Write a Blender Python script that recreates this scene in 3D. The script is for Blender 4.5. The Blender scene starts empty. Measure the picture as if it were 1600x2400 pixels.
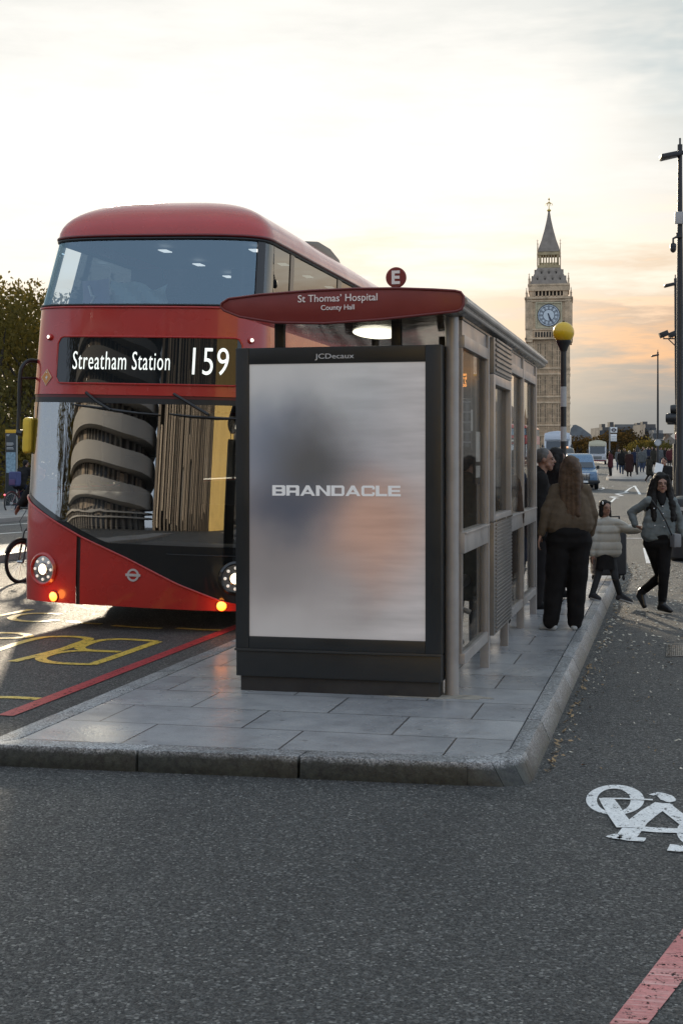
import bpy, bmesh, math, random
from mathutils import Vector, Matrix, Euler, noise
R = math.radians
PI = math.pi
rnd = random.Random(7)
SC = bpy.context.scene
COL = SC.collection

# ------------------------------------------------------------------ camera
FPX, HORZ, CAMH, YAW = 3300.0, 1073.0, 1.75, R(13.27)
cam_d = bpy.data.cameras.new("camera")
cam = bpy.data.objects.new("camera", cam_d)
COL.objects.link(cam)
cam.location = (0, 0, CAMH)
cam.rotation_euler = (R(90), 0, YAW)
cam_d.sensor_fit = 'HORIZONTAL'
cam_d.sensor_width = 36
cam_d.lens = FPX / 1600 * 36
cam_d.shift_y = -(1200 - HORZ) / 1600
cam_d.clip_start = 0.05
cam_d.clip_end = 6000
SC.camera = cam

# ------------------------------------------------------------------ light
SUN_AZ, SUN_EL = R(-22), R(12.5)            # left of the street direction (+Y), low
SDIR = Vector((math.sin(SUN_AZ) * math.cos(SUN_EL), math.cos(SUN_AZ) * math.cos(SUN_EL), math.sin(SUN_EL)))
sun_d = bpy.data.lights.new("sun", 'SUN')
sun = bpy.data.objects.new("sun", sun_d)
COL.objects.link(sun)
sun_d.energy = 3.2
sun_d.angle = R(2.5)
sun_d.color = (1.0, 0.84, 0.62)
sun.rotation_euler = (-SDIR).to_track_quat('-Z', 'Y').to_euler()

SC.view_settings.view_transform = 'Standard'
SC.view_settings.look = 'None'
SC.view_settings.exposure = 0.2
SC.view_settings.gamma = 1.0
SC.render.engine = 'CYCLES'
SC.cycles.max_bounces = 6
SC.cycles.transparent_max_bounces = 16
SC.cycles.caustics_reflective = False
SC.cycles.caustics_refractive = False
SC.cycles.sample_clamp_indirect = 6
SC.cycles.use_denoising = True


class NT:
    """small helper to write node trees"""
    def __init__(s, tree):
        s.t = tree
        s.t.nodes.clear()

    def n(s, kind, **kw):
        nd = s.t.nodes.new(kind)
        for k, v in kw.items():
            setattr(nd, k, v)
        return nd

    def put(s, sock, v):
        if isinstance(v, bpy.types.NodeSocket):
            s.t.links.new(v, sock)
        elif isinstance(v, bpy.types.Node):
            s.t.links.new(v.outputs[0], sock)
        elif v is not None:
            if hasattr(sock, 'default_value'):
                try:
                    n = len(sock.default_value)
                    if not hasattr(v, '__len__'):
                        v = [v] * n
                    elif len(v) == 3 and n == 4:
                        v = (*v, 1)
                except TypeError:
                    pass
                sock.default_value = v

    def math(s, op, a, b=None, c=None, clamp=False):
        nd = s.n('ShaderNodeMath', operation=op, use_clamp=clamp)
        s.put(nd.inputs[0], a)
        if b is not None: s.put(nd.inputs[1], b)
        if c is not None: s.put(nd.inputs[2], c)
        return nd.outputs[0]

    def vmath(s, op, a, b=None, out=0):
        nd = s.n('ShaderNodeVectorMath', operation=op)
        s.put(nd.inputs[0], a)
        if b is not None: s.put(nd.inputs[1], b)
        return nd.outputs['Value' if op in ('DOT_PRODUCT', 'LENGTH') else 0]

    def maprange(s, v, a, b, c=0., d=1., smooth=False):
        nd = s.n('ShaderNodeMapRange', interpolation_type='SMOOTHSTEP' if smooth else 'LINEAR')
        for i, x in enumerate((v, a, b, c, d)): s.put(nd.inputs[i], x)
        return nd.outputs[0]

    def mix(s, f, a, b, mode='MIX'):
        nd = s.n('ShaderNodeMix', data_type='RGBA', blend_type=mode)
        s.put(nd.inputs[0], f); s.put(nd.inputs[6], a); s.put(nd.inputs[7], b)
        return nd.outputs[2]

    def ramp(s, f, stops, interp='LINEAR'):
        nd = s.n('ShaderNodeValToRGB')
        s.put(nd.inputs[0], f)
        cr = nd.color_ramp
        cr.interpolation = interp
        while len(cr.elements) > 1: cr.elements.remove(cr.elements[-1])
        for i, (p, c) in enumerate(stops):
            e = cr.elements[0] if i == 0 else cr.elements.new(p)
            e.position = p
            e.color = (*c, 1) if hasattr(c, '__len__') else (c, c, c, 1)
        return nd.outputs[0]

    def noise(s, vec, scale, detail=3, rough=.55, out=0):
        nd = s.n('ShaderNodeTexNoise')
        if vec is not None: s.put(nd.inputs['Vector'], vec)
        nd.inputs['Scale'].default_value = scale
        nd.inputs['Detail'].default_value = detail
        nd.inputs['Roughness'].default_value = rough
        return nd.outputs[out]

    def mapping(s, vec, loc=(0, 0, 0), rot=(0, 0, 0), scale=(1, 1, 1)):
        nd = s.n('ShaderNodeMapping')
        s.put(nd.inputs[0], vec)
        nd.inputs[1].default_value = loc
        nd.inputs[2].default_value = rot
        nd.inputs[3].default_value = scale
        return nd.outputs[0]


# ------------------------------------------------------------------ sky
world = bpy.data.worlds.new("World")
SC.world = world
world.use_nodes = True
w = NT(world.node_tree)
wdir = w.n('ShaderNodeTexCoord').outputs['Generated']
sep = w.n('ShaderNodeSeparateXYZ'); w.put(sep.inputs[0], wdir)
elev = sep.outputs[2]
sky = w.n('ShaderNodeTexSky')
sky.sky_type = 'NISHITA'
sky.sun_disc = False
sky.sun_elevation = SUN_EL
sky.sun_rotation = SUN_AZ
sky.air_density = 1.0
sky.dust_density = 1.5
nish = w.vmath('MULTIPLY', sky.outputs[0], (0.085, 0.085, 0.085))
# high thin cloud: stretched along the horizon, banks tilted as wind-drawn streaks
cvec = w.mapping(wdir, rot=(0, R(-9), 0), scale=(1.6, 1.6, 9))
n1 = w.noise(cvec, 2.6, 5, .55)
n2 = w.noise(w.mapping(wdir, loc=(3, 1, 2), rot=(0, R(-14), 0), scale=(2.0, 2.0, 13)), 5.5, 6, .6)
nz = w.math('ADD', w.math('MULTIPLY', w.math('SUBTRACT', n1, .5), .15), w.math('MULTIPLY', w.math('SUBTRACT', n2, .5), .13))
amp = w.maprange(elev, 0.02, .10, .35, 1.)
el2 = w.math('ADD', elev, w.math('MULTIPLY', nz, amp))
sund = w.vmath('DOT_PRODUCT', wdir, tuple(SDIR))
near_sun = w.maprange(sund, .91, .988, 0., 1., True)
e01 = w.maprange(el2, 0.0, 0.32)
cool = w.ramp(e01, [(0.0, (.27, .27, .265)), (.11, (.33, .33, .32)), (.17, (.44, .385, .33)), (.235, (.88, .53, .29)),
                    (.29, (.62, .45, .32)), (.345, (.97, .68, .45)), (.40, (.78, .62, .46)), (.50, (.95, .85, .70)), (.62, (.84, .80, .73)), (.72, (.92, .89, .83)), (1.0, (.62, .66, .66))])
warm = w.ramp(e01, [(0.0, (.95, .80, .55)), (.22, (1.0, .86, .68)), (.34, (.98, .88, .74)), (.42, (1.03, .98, .87)), (.62, (1.04, 1.02, .98)),
                    (1.0, (.84, .84, .81))])
front = w.mix(near_sun, cool, warm)
# a patch of blue-grey opening up high away from the sun
bl = w.noise(w.mapping(wdir, loc=(.4, 2.2, 0), rot=(0, R(-20), 0), scale=(2, 2, 5)), 3.2, 4, .6)
blf = w.math('MULTIPLY', w.maprange(bl, .36, .56, 0, 1, True), w.maprange(sund, .953, .915, 0, 1))
blf = w.math('MULTIPLY', blf, w.maprange(elev, .17, .27))
gr = w.noise(w.mapping(wdir, loc=(1.7, .2, .9), rot=(0, R(24), 0), scale=(1.6, 1.6, 4.2)), 4.2, 6, .62)
front = w.mix(w.math('MULTIPLY', w.maprange(gr, .42, .66, 0, .45, True), w.maprange(elev, .14, .24)), front, w.mix(1, front, (.87, .885, .89, 1), 'MULTIPLY'))
front = w.mix(blf, front, (.34, .46, .52, 1))
front = w.vmath('MULTIPLY', front, (.995, .98, .96))
# behind the viewer the sky is open and blue, with a few small clouds
cl3 = w.noise(w.mapping(wdir, scale=(1, 1, 2.5)), 3.0, 5, .6)
rear = w.mix(w.maprange(cl3, .52, .72, 0, .5, True), nish, (.55, .58, .62, 1))
rear = w.mix(.75, rear, (.78, .91, 1.10, 1))
blend = w.maprange(sund, .15, .68, 0., 1., True)
skyc = w.mix(blend, rear, front)
bg = w.n('ShaderNodeBackground')
w.put(bg.inputs[0], skyc)
bg.inputs[1].default_value = 1.0
w.put(w.n('ShaderNodeOutputWorld').inputs[0], bg)


# ------------------------------------------------------------------ pixel -> world (setting-out only)
CY, SY = math.cos(YAW), math.sin(YAW)
def P(px, py, d):
    xc = (px - 800) / FPX * d
    return Vector((xc * CY - d * SY, xc * SY + d * CY, CAMH + (HORZ - py) / FPX * d))
def G(px, py, z=0.0):
    return P(px, py, FPX * (CAMH - z) / (py - HORZ))
def YP(px, py, Y):
    xr = (px - 800) / FPX
    return P(px, py, Y / (xr * SY + CY))
def PX(v):
    d = -v[0] * SY + v[1] * CY
    return 800 + FPX * (v[0] * CY + v[1] * SY) / d, HORZ - FPX * (v[2] - CAMH) / d
def gz(y):
    t = min(1, max(0, (y - 60) / 70.0))
    return .85 * t * t * (3 - 2 * t) + .5 * min(1, max(0, (y - 130) / 300.0))
def at(px, d, dz=0.0):
    """foot point on the ground at camera depth d"""
    v = P(px, HORZ, d); v.z = gz(v.y) + dz
    return v


# ------------------------------------------------------------------ mesh helpers
def link(name, me, mat=None, parent=None, loc=None):
    o = bpy.data.objects.new(name, me)
    COL.objects.link(o)
    if mat is not None and me is not None and hasattr(me, 'materials'):
        for m_ in (mat if isinstance(mat, (list, tuple)) else [mat]): me.materials.append(m_)
    if parent is not None: o.parent = parent
    if loc is not None: o.location = loc
    return o

class MB:
    def __init__(s):
        s.v, s.f, s.mi = [], [], []
        s.mat = 0
    def add(s, vs, fs):
        b = len(s.v)
        s.v.extend([tuple(v) for v in vs])
        s.f.extend([tuple(i + b for i in f) for f in fs])
        s.mi.extend([s.mat] * len(fs))
        return s
    def box(s, x0, x1, y0, y1, z0, z1, M=None):
        vs = [Vector(c) for c in ((x0, y0, z0), (x1, y0, z0), (x1, y1, z0), (x0, y1, z0), (x0, y0, z1), (x1, y0, z1), (x1, y1, z1), (x0, y1, z1))]
        if M is not None: vs = [M @ v for v in vs]
        return s.add(vs, [(3, 2, 1, 0), (4, 5, 6, 7), (0, 1, 5, 4), (1, 2, 6, 5), (2, 3, 7, 6), (3, 0, 4, 7)])
    def tube(s, pts, r, n=10, cap=True, closed=False):
        pts = [Vector(p) for p in pts]
        rs = r if hasattr(r, '__len__') else [r] * len(pts)
        m = len(pts)
        rings = []
        up = None
        for i, p in enumerate(pts):
            if closed: t = pts[(i + 1) % m] - pts[i - 1]
            elif i == 0: t = pts[1] - pts[0]
            elif i == m - 1: t = pts[-1] - pts[-2]
            else: t = (pts[i + 1] - p).normalized() + (p - pts[i - 1]).normalized()
            if t.length < 1e-9: t = Vector((0, 0, 1))
            t.normalize()
            if up is None:
                up = Vector((0, 0, 1)) if abs(t.z) < .9 else Vector((1, 0, 0))
            a = t.cross(up)
            if a.length < 1e-6: a = t.orthogonal()
            a.normalize()
            b = a.cross(t).normalized()
            up = b
            rings.append([p + (a * math.cos(2 * PI * k / n) + b * math.sin(2 * PI * k / n)) * rs[i] for k in range(n)])
        vs = [v for rg in rings for v in rg]
        fs = []
        for i in range(m if closed else m - 1):
            j = (i + 1) % m
            for k in range(n):
                l = (k + 1) % n
                fs.append((i * n + k, i * n + l, j * n + l, j * n + k))
        if cap and not closed:
            fs.append(tuple(range(n - 1, -1, -1)))
            fs.append(tuple((m - 1) * n + k for k in range(n)))
        return s.add(vs, fs)
    def lathe(s, prof, n=24, c=(0, 0, 0), M=None, cap=True):
        vs, fs = [], []
        for (r, z) in prof:
            for k in range(n):
                v = Vector((r * math.cos(2 * PI * k / n), r * math.sin(2 * PI * k / n), z))
                if M is not None: v = M @ v
                vs.append(v + Vector(c))
        for i in range(len(prof) - 1):
            for k in range(n):
                l = (k + 1) % n
                fs.append((i * n + k, i * n + l, (i + 1) * n + l, (i + 1) * n + k))
        if cap:
            fs.append(tuple(range(n - 1, -1, -1)))
            fs.append(tuple((len(prof) - 1) * n + k for k in range(n)))
        return s.add(vs, fs)
    def ell(s, c, r, nu=14, nv=9, M=None):
        c = Vector(c)
        r = r if hasattr(r, '__len__') else (r, r, r)
        vs, fs = [], []
        for j in range(1, nv):
            th = PI * j / nv
            for i in range(nu):
                ph = 2 * PI * i / nu
                v = Vector((r[0] * math.sin(th) * math.cos(ph), r[1] * math.sin(th) * math.sin(ph), r[2] * math.cos(th)))
                vs.append((M @ v if M is not None else v) + c)
        t = Vector((0, 0, r[2])); b = Vector((0, 0, -r[2]))
        vs.append((M @ t if M is not None else t) + c); vs.append((M @ b if M is not None else b) + c)
        T, B = len(vs) - 2, len(vs) - 1
        for i in range(nu):
            k = (i + 1) % nu
            fs.append((T, i, k))
            fs.append((B, (nv - 2) * nu + k, (nv - 2) * nu + i))
            for j in range(nv - 2):
                fs.append((j * nu + i, (j + 1) * nu + i, (j + 1) * nu + k, j * nu + k))
        return s.add(vs, fs)
    def cap(s, p0, r0, p1, r1, n=10):
        """tapered capsule"""
        p0, p1 = Vector(p0), Vector(p1)
        ax = p1 - p0
        if ax.length < 1e-6: return s.ell(p0, max(r0, r1))
        t = ax.normalized()
        pts, rs = [], []
        for a in (-80, -55, -28): pts.append(p0 + t * r0 * math.sin(R(a))); rs.append(r0 * math.cos(R(a)))
        pts.append(p0); rs.append(r0)
        pts.append(p1); rs.append(r1)
        for a in (28, 55, 80): pts.append(p1 + t * r1 * math.sin(R(a))); rs.append(r1 * math.cos(R(a)))
        return s.tube(pts, rs, n)
    def prism(s, poly, d0, d1, axis='z', M=None):
        """poly: 2-D outline (counter-clockwise), extruded from d0 to d1 along axis"""
        def mk(a, b, d):
            v = Vector((a, b, d) if axis == 'z' else ((a, d, b) if axis == 'y' else (d, a, b)))
            return M @ v if M is not None else v
        n = len(poly)
        vs = [mk(a, b, d0) for a, b in poly] + [mk(a, b, d1) for a, b in poly]
        fs = [tuple(range(n - 1, -1, -1)), tuple(range(n, 2 * n))] + [(i, (i + 1) % n, n + (i + 1) % n, n + i) for i in range(n)]
        return s.add(vs, fs)
    def grid(s, rows):
        n = len(rows[0])
        vs = [v for r_ in rows for v in r_]
        fs = [(i * n + k, i * n + k + 1, (i + 1) * n + k + 1, (i + 1) * n + k) for i in range(len(rows) - 1) for k in range(n - 1)]
        return s.add(vs, fs)
    def mesh(s, name, bevel=0, smooth=True, angle=32, seg=2, fix=True):
        me = bpy.data.meshes.new(name)
        me.from_pydata(s.v, [], s.f)
        if any(s.mi):
            me.polygons.foreach_set('material_index', s.mi)
        if fix or bevel:
            bm = bmesh.new(); bm.from_mesh(me)
            if fix: bmesh.ops.recalc_face_normals(bm, faces=bm.faces)
            if bevel:
                es = [e for e in bm.edges if len(e.link_faces) == 2 and e.calc_face_angle(0) > R(35)]
                bmesh.ops.bevel(bm, geom=es, offset=bevel, segments=seg, affect='EDGES', profile=.6, clamp_overlap=True)
            bm.to_mesh(me); bm.free()
        if smooth:
            me.shade_smooth()
            me.set_sharp_from_angle(angle=R(angle))
        me.update()
        return me
    def build(s, name, mat, parent=None, loc=None, **kw):
        return link(name, s.mesh(name, **kw), mat, parent, loc)

def tag(o, label=None, cat=None, group=None, kind=None):
    if label: o['label'] = label
    if cat: o['category'] = cat
    if group: o['group'] = group
    if kind: o['kind'] = kind
    return o
def thing(name, label, cat, loc=(0, 0, 0), rz=0, group=None):
    o = bpy.data.objects.new(name, None)
    COL.objects.link(o)
    o.location = loc
    o.rotation_euler = (0, 0, rz)
    o.empty_display_size = .2
    return tag(o, label, cat, group)
def dup(root, loc, rz, label=None, group=None, scale=None):
    r = root.copy(); COL.objects.link(r)
    r.location = loc; r.rotation_euler = (0, 0, rz)
    if scale: r.scale = (scale,) * 3
    if label: r['label'] = label
    if group: r['group'] = group
    for ch in list(root.children):
        c = ch.copy(); COL.objects.link(c); c.parent = r
        for g in list(ch.children):
            d = g.copy(); COL.objects.link(d); d.parent = c
    return r
def structure(o): return tag(o, kind='structure')

def text_mesh(txt, size, extrude=.002, sx=1.0, bold=0.0, spacing=1.0, align='CENTER', res=4, shear=0.0):
    cu = bpy.data.curves.new("txt", 'FONT')
    cu.body = txt; cu.size = size; cu.extrude = extrude
    cu.align_x = align; cu.align_y = 'CENTER'
    cu.offset = bold; cu.space_character = spacing; cu.resolution_u = res; cu.shear = shear
    o = bpy.data.objects.new("txt", cu)
    COL.objects.link(o)
    dg = bpy.context.evaluated_depsgraph_get()
    me = bpy.data.meshes.new_from_object(o.evaluated_get(dg))
    bpy.data.objects.remove(o); bpy.data.curves.remove(cu)
    me.transform(Matrix.Diagonal((sx, 1, 1, 1)))
    return me
def fit_text(txt, width, height, **kw):
    """text scaled so that its ink is exactly width x height, centred; lies in the xy plane"""
    me = text_mesh(txt, 1.0, extrude=.002, **kw)
    xs = [v.co.x for v in me.vertices]; ys = [v.co.y for v in me.vertices]
    cx, cy = (min(xs) + max(xs)) / 2, (min(ys) + max(ys)) / 2
    kx, ky = width / (max(xs) - min(xs)), height / (max(ys) - min(ys))
    for v in me.vertices:
        v.co = Vector(((v.co.x - cx) * kx, (v.co.y - cy) * ky, v.co.z))
    return me
STAND = Matrix.Rotation(R(90), 4, 'X')       # text lying in xy -> standing, readable from -Y


# ------------------------------------------------------------------ materials
MATS = {}
def M(name, col, rough=.5, metal=0., var=0., vscale=6., bump=0., bscale=40., coat=0., emis=None, estr=0., spec=None, dirt=0., dcol=(.08, .07, .06), alpha=1., sub=0.):
    if name in MATS: return MATS[name]
    m = bpy.data.materials.new(name); m.use_nodes = True
    t = NT(m.node_tree)
    b = t.n('ShaderNodeBsdfPrincipled')
    t.put(t.n('ShaderNodeOutputMaterial').inputs[0], b)
    co = t.n('ShaderNodeTexCoord').outputs['Object']
    c = (*col, 1)
    if var:
        nn = t.noise(co, vscale, 4)
        f = t.maprange(nn, .3, .7)
        c = t.mix(f, (*[x * (1 - var) for x in col], 1), (*[min(1, x * (1 + var)) for x in col], 1))
    if dirt:
        dn = t.noise(co, 2.3, 6, .65)
        c = t.mix(t.maprange(dn, .5, .75, 0, dirt), c, (*dcol, 1))
    t.put(b.inputs['Base Color'], c)
    rr = rough
    if var or dirt:
        rr = t.maprange(t.noise(co, vscale * 1.7, 3), .3, .7, max(0.02, rough - .08), min(1, rough + .08))
    t.put(b.inputs['Roughness'], rr)
    b.inputs['Metallic'].default_value = metal
    b.inputs['Coat Weight'].default_value = coat
    b.inputs['Coat Roughness'].default_value = .05
    if spec is not None: b.inputs['Specular IOR Level'].default_value = spec
    if emis:
        b.inputs['Emission Color'].default_value = (*emis, 1)
        b.inputs['Emission Strength'].default_value = estr
    if bump:
        bp = t.n('ShaderNodeBump'); bp.inputs['Strength'].default_value = bump; bp.inputs['Distance'].default_value = .01
        t.put(bp.inputs['Height'], t.noise(co, bscale, 4))
        t.put(b.inputs['Normal'], bp)
    MATS[name] = m
    return m

def glass_mat(name, tint, refl=.10, edge=.85, rough=.0, body=None, bodyf=0., gcol=(1, 1, 1)):
    """thin pane: see-through with a tint, mirror-like reflection on top"""
    m = bpy.data.materials.new(name); m.use_nodes = True
    t = NT(m.node_tree)
    tr = t.n('ShaderNodeBsdfTransparent'); tr.inputs[0].default_value = (*tint, 1)
    gl = t.n('ShaderNodeBsdfGlossy'); gl.inputs['Roughness'].default_value = rough; gl.inputs[0].default_value = (*gcol, 1)
    base = tr
    if body:
        df = t.n('ShaderNodeBsdfDiffuse'); df.inputs[0].default_value = (*body, 1)
        mx = t.n('ShaderNodeMixShader'); mx.inputs[0].default_value = bodyf
        t.put(mx.inputs[1], tr); t.put(mx.inputs[2], df); base = mx
    lw = t.n('ShaderNodeFresnel'); lw.inputs[0].default_value = 1.5
    f = t.maprange(lw.outputs[0], .04, 1., refl, edge)
    ms = t.n('ShaderNodeMixShader')
    t.put(ms.inputs[0], f); t.put(ms.inputs[1], base); t.put(ms.inputs[2], gl)
    t.put(t.n('ShaderNodeOutputMaterial').inputs[0], ms)
    MATS[name] = m
    return m

def asphalt():
    m = bpy.data.materials.new('asphalt'); m.use_nodes = True
    t = NT(m.node_tree)
    b = t.n('ShaderNodeBsdfPrincipled')
    t.put(t.n('ShaderNodeOutputMaterial').inputs[0], b)
    co = t.n('ShaderNodeTexCoord').outputs['Object']
    v = t.n('ShaderNodeTexVoronoi'); v.inputs['Scale'].default_value = 92; t.put(v.inputs['Vector'], co)
    sepc = t.n('ShaderNodeSeparateColor'); t.put(sepc.inputs[0], v.outputs['Color'])
    chip = t.ramp(sepc.outputs[0], [(0, (.010, .010, .010)), (.40, (.034, .0345, .034)), (.75, (.074, .074, .072)), (.93, (.165, .165, .158)), (1, (.36, .355, .33))])
    v2 = t.n('ShaderNodeTexVoronoi'); v2.inputs['Scale'].default_value = 190; t.put(v2.inputs['Vector'], co)
    s2 = t.n('ShaderNodeSeparateColor'); t.put(s2.inputs[0], v2.outputs['Color'])
    fine = t.ramp(s2.outputs[1], [(0, (.015, .015, .015)), (.6, (.046, .046, .045)), (1, (.155, .153, .146))])
    c = t.mix(.45, chip, fine)
    big = t.noise(co, .55, 5, .6)
    c = t.mix(t.maprange(big, .35, .7, 0, .55), c, t.mix(1, c, (1.55, 1.5, 1.42, 1), 'MULTIPLY'))
    worn = t.noise(t.mapping(co, scale=(1.8, .22, 1)), 1.2, 4, .6)
    c = t.mix(t.maprange(worn, .52, .7, 0, .5), c, t.mix(1, c, (.62, .62, .64, 1), 'MULTIPLY'))
    seam = t.noise(t.mapping(co, scale=(.35, .5, 1)), 1.0, 5, .65)
    c = t.mix(t.maprange(seam, .56, .60, 0, .42), c, t.mix(1, c, (.60, .60, .61, 1), 'MULTIPLY'))
    oil = t.noise(co, 1.5, 3, .5)
    c = t.mix(t.maprange(oil, .66, .74, 0, .45), c, (.014, .014, .015, 1))
    # fine pale grit
    v3 = t.n('ShaderNodeTexVoronoi'); v3.inputs['Scale'].default_value = 26; t.put(v3.inputs['Vector'], co)
    s3 = t.n('ShaderNodeSeparateColor'); t.put(s3.inputs[0], v3.outputs['Color'])
    g1 = t.math('MULTIPLY', t.math('LESS_THAN', v3.outputs['Distance'], .13), t.math('GREATER_THAN', s3.outputs[2], .965))
    c = t.mix(g1, c, (.34, .33, .30, 1))
    t.put(b.inputs['Base Color'], c)
    t.put(b.inputs['Roughness'], t.maprange(sepc.outputs[1], 0, 1, .5, .85))
    b.inputs['Specular IOR Level'].default_value = .45
    bp = t.n('ShaderNodeBump'); bp.inputs['Strength'].default_value = .9; bp.inputs['Distance'].default_value = .008
    h = t.math('ADD', t.math('SUBTRACT', 1, v.outputs['Distance']), t.math('MULTIPLY', v2.outputs['Distance'], -.6))
    t.put(bp.inputs['Height'], h)
    t.put(b.inputs['Normal'], bp)
    return m

def paving():
    m = bpy.data.materials.new('paving_slabs'); m.use_nodes = True
    t = NT(m.node_tree)
    b = t.n('ShaderNodeBsdfPrincipled')
    t.put(t.n('ShaderNodeOutputMaterial').inputs[0], b)
    co = t.n('ShaderNodeTexCoord').outputs['Object']
    br = t.n('ShaderNodeTexBrick'); br.offset = .42; br.squash = 1.0
    t.put(br.inputs['Vector'], t.mapping(co, loc=(.31, .27, 0)))
    br.inputs['Color1'].default_value = (.275, .28, .285, 1); br.inputs['Color2'].default_value = (.345, .348, .348, 1)
    br.inputs['Mortar'].default_value = (.035, .034, .033, 1)
    br.inputs['Scale'].default_value = 1.0; br.inputs['Mortar Size'].default_value = .006
    br.inputs['Mortar Smooth'].default_value = .15; br.inputs['Bias'].default_value = 0
    br.inputs['Brick Width'].default_value = .92; br.inputs['Row Height'].default_value = .6
    nz_ = t.noise(co, 3.2, 6, .65)
    c = t.mix(1, br.outputs[0], t.ramp(nz_, [(.3, (.72, .72, .73)), (.5, (1, 1, 1)), (.72, (1.22, 1.2, 1.16))]), 'MULTIPLY')
    spk = t.noise(co, 150, 2, .7)
    c = t.mix(1, c, t.ramp(spk, [(.3, .72), (.5, 1.0), (.7, 1.3)]), 'MULTIPLY')
    st = t.noise(t.mapping(co, scale=(1, 2.2, 1)), 7, 5, .7)
    c = t.mix(t.maprange(st, .60, .72, 0, .5), c, (.075, .073, .07, 1))
    v = t.n('ShaderNodeTexVoronoi'); v.inputs['Scale'].default_value = 5.5; t.put(v.inputs['Vector'], co)
    vs = t.n('ShaderNodeSeparateColor'); t.put(vs.inputs[0], v.outputs['Color'])
    gum = t.math('MULTIPLY', t.math('LESS_THAN', v.outputs['Distance'], .10), t.math('GREATER_THAN', vs.outputs[0], .5))
    c = t.mix(t.math('MULTIPLY', gum, .55), c, (.07, .07, .07, 1))
    t.put(b.inputs['Base Color'], c)
    t.put(b.inputs['Roughness'], t.maprange(t.noise(co, 1.4, 5, .6), .3, .7, .20, .42))
    b.inputs['Specular IOR Level'].default_value = .5
    bp = t.n('ShaderNodeBump'); bp.inputs['Strength'].default_value = .5; bp.inputs['Distance'].default_value = .004
    t.put(bp.inputs['Height'], t.math('ADD', t.math('MULTIPLY', br.outputs['Fac'], -1.2), t.math('MULTIPLY', t.noise(co, 42, 4), .8)))
    t.put(b.inputs['Normal'], bp)
    return m

def granite(name='granite_kerb', k=1.0):
    m = bpy.data.materials.new(name); m.use_nodes = True
    t = NT(m.node_tree)
    b = t.n('ShaderNodeBsdfPrincipled')
    t.put(t.n('ShaderNodeOutputMaterial').inputs[0], b)
    co = t.n('ShaderNodeTexCoord').outputs['Object']
    v = t.n('ShaderNodeTexVoronoi'); v.inputs['Scale'].default_value = 130; t.put(v.inputs['Vector'], co)
    s_ = t.n('ShaderNodeSeparateColor'); t.put(s_.inputs[0], v.outputs['Color'])
    c = t.ramp(s_.outputs[0], [(0, (.07 * k,) * 3), (.5, (.25 * k, .252 * k, .255 * k)), (1, (.52 * k, .52 * k, .51 * k))])
    nz_ = t.noise(co, 4, 6, .65)
    c = t.mix(t.maprange(nz_, .48, .72, 0, .7), c, (.075, .07, .062, 1))
    geo = t.n('ShaderNodeNewGeometry')
    c = t.mix(1, c, t.ramp(geo.outputs['Random Per Island'], [(0, .72), (.5, 1.0), (1, 1.25)]), 'MULTIPLY')
    sp = t.n('ShaderNodeSeparateXYZ'); t.put(sp.inputs[0], geo.outputs['Position'])
    # splash-back dirt and moss where the kerb meets the road
    low = t.math('MULTIPLY', t.maprange(t.math('ADD', sp.outputs[2], t.math('MULTIPLY', t.math('SUBTRACT', nz_, .5), .16)), .015, .115, 1, 0), .72)
    c = t.mix(low, c, t.mix(t.maprange(t.noise(co, 9, 4), .4, .6), (.028, .026, .022, 1), (.034, .042, .020, 1)))
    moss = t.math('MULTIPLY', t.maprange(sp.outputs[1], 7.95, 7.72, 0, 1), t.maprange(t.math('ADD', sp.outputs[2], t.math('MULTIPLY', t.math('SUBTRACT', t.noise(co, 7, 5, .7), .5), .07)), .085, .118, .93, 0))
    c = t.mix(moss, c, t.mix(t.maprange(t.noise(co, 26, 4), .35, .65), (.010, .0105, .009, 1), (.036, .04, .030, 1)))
    t.put(b.inputs['Base Color'], c)
    b.inputs['Roughness'].default_value = .5
    bp = t.n('ShaderNodeBump'); bp.inputs['Strength'].default_value = .5; bp.inputs['Distance'].default_value = .004
    t.put(bp.inputs['Height'], t.noise(co, 60, 4)); t.put(b.inputs['Normal'], bp)
    return m

def paint(name, col, wear=.35, rough=.45):
    """road paint, worn through in patches (alpha holes show the asphalt)"""
    m = bpy.data.materials.new(name); m.use_nodes = True
    t = NT(m.node_tree)
    b = t.n('ShaderNodeBsdfPrincipled')
    t.put(t.n('ShaderNodeOutputMaterial').inputs[0], b)
    co = t.n('ShaderNodeTexCoord').outputs['Object']
    n_ = t.noise(co, 20, 6, .7)
    c = t.mix(t.maprange(t.noise(co, 5, 4), .35, .7, 0, .35), (*col, 1), (*[x * .6 for x in col], 1))
    v = t.n('ShaderNodeTexVoronoi'); v.inputs['Scale'].default_value = 120; t.put(v.inputs['Vector'], co)
    s_ = t.n('ShaderNodeSeparateColor'); t.put(s_.inputs[0], v.outputs['Color'])
    c = t.mix(1, c, t.ramp(s_.outputs[0], [(0, .72), (1, 1.05)]), 'MULTIPLY')
    t.put(b.inputs['Base Color'], c)
    b.inputs['Roughness'].default_value = rough
    hole = t.math('ADD', n_, t.math('MULTIPLY', s_.outputs[1], .22))
    t.put(b.inputs['Alpha'], t.maprange(hole, .86 - wear * .5, .90 - wear * .5, 1, 0))
    return m

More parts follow.
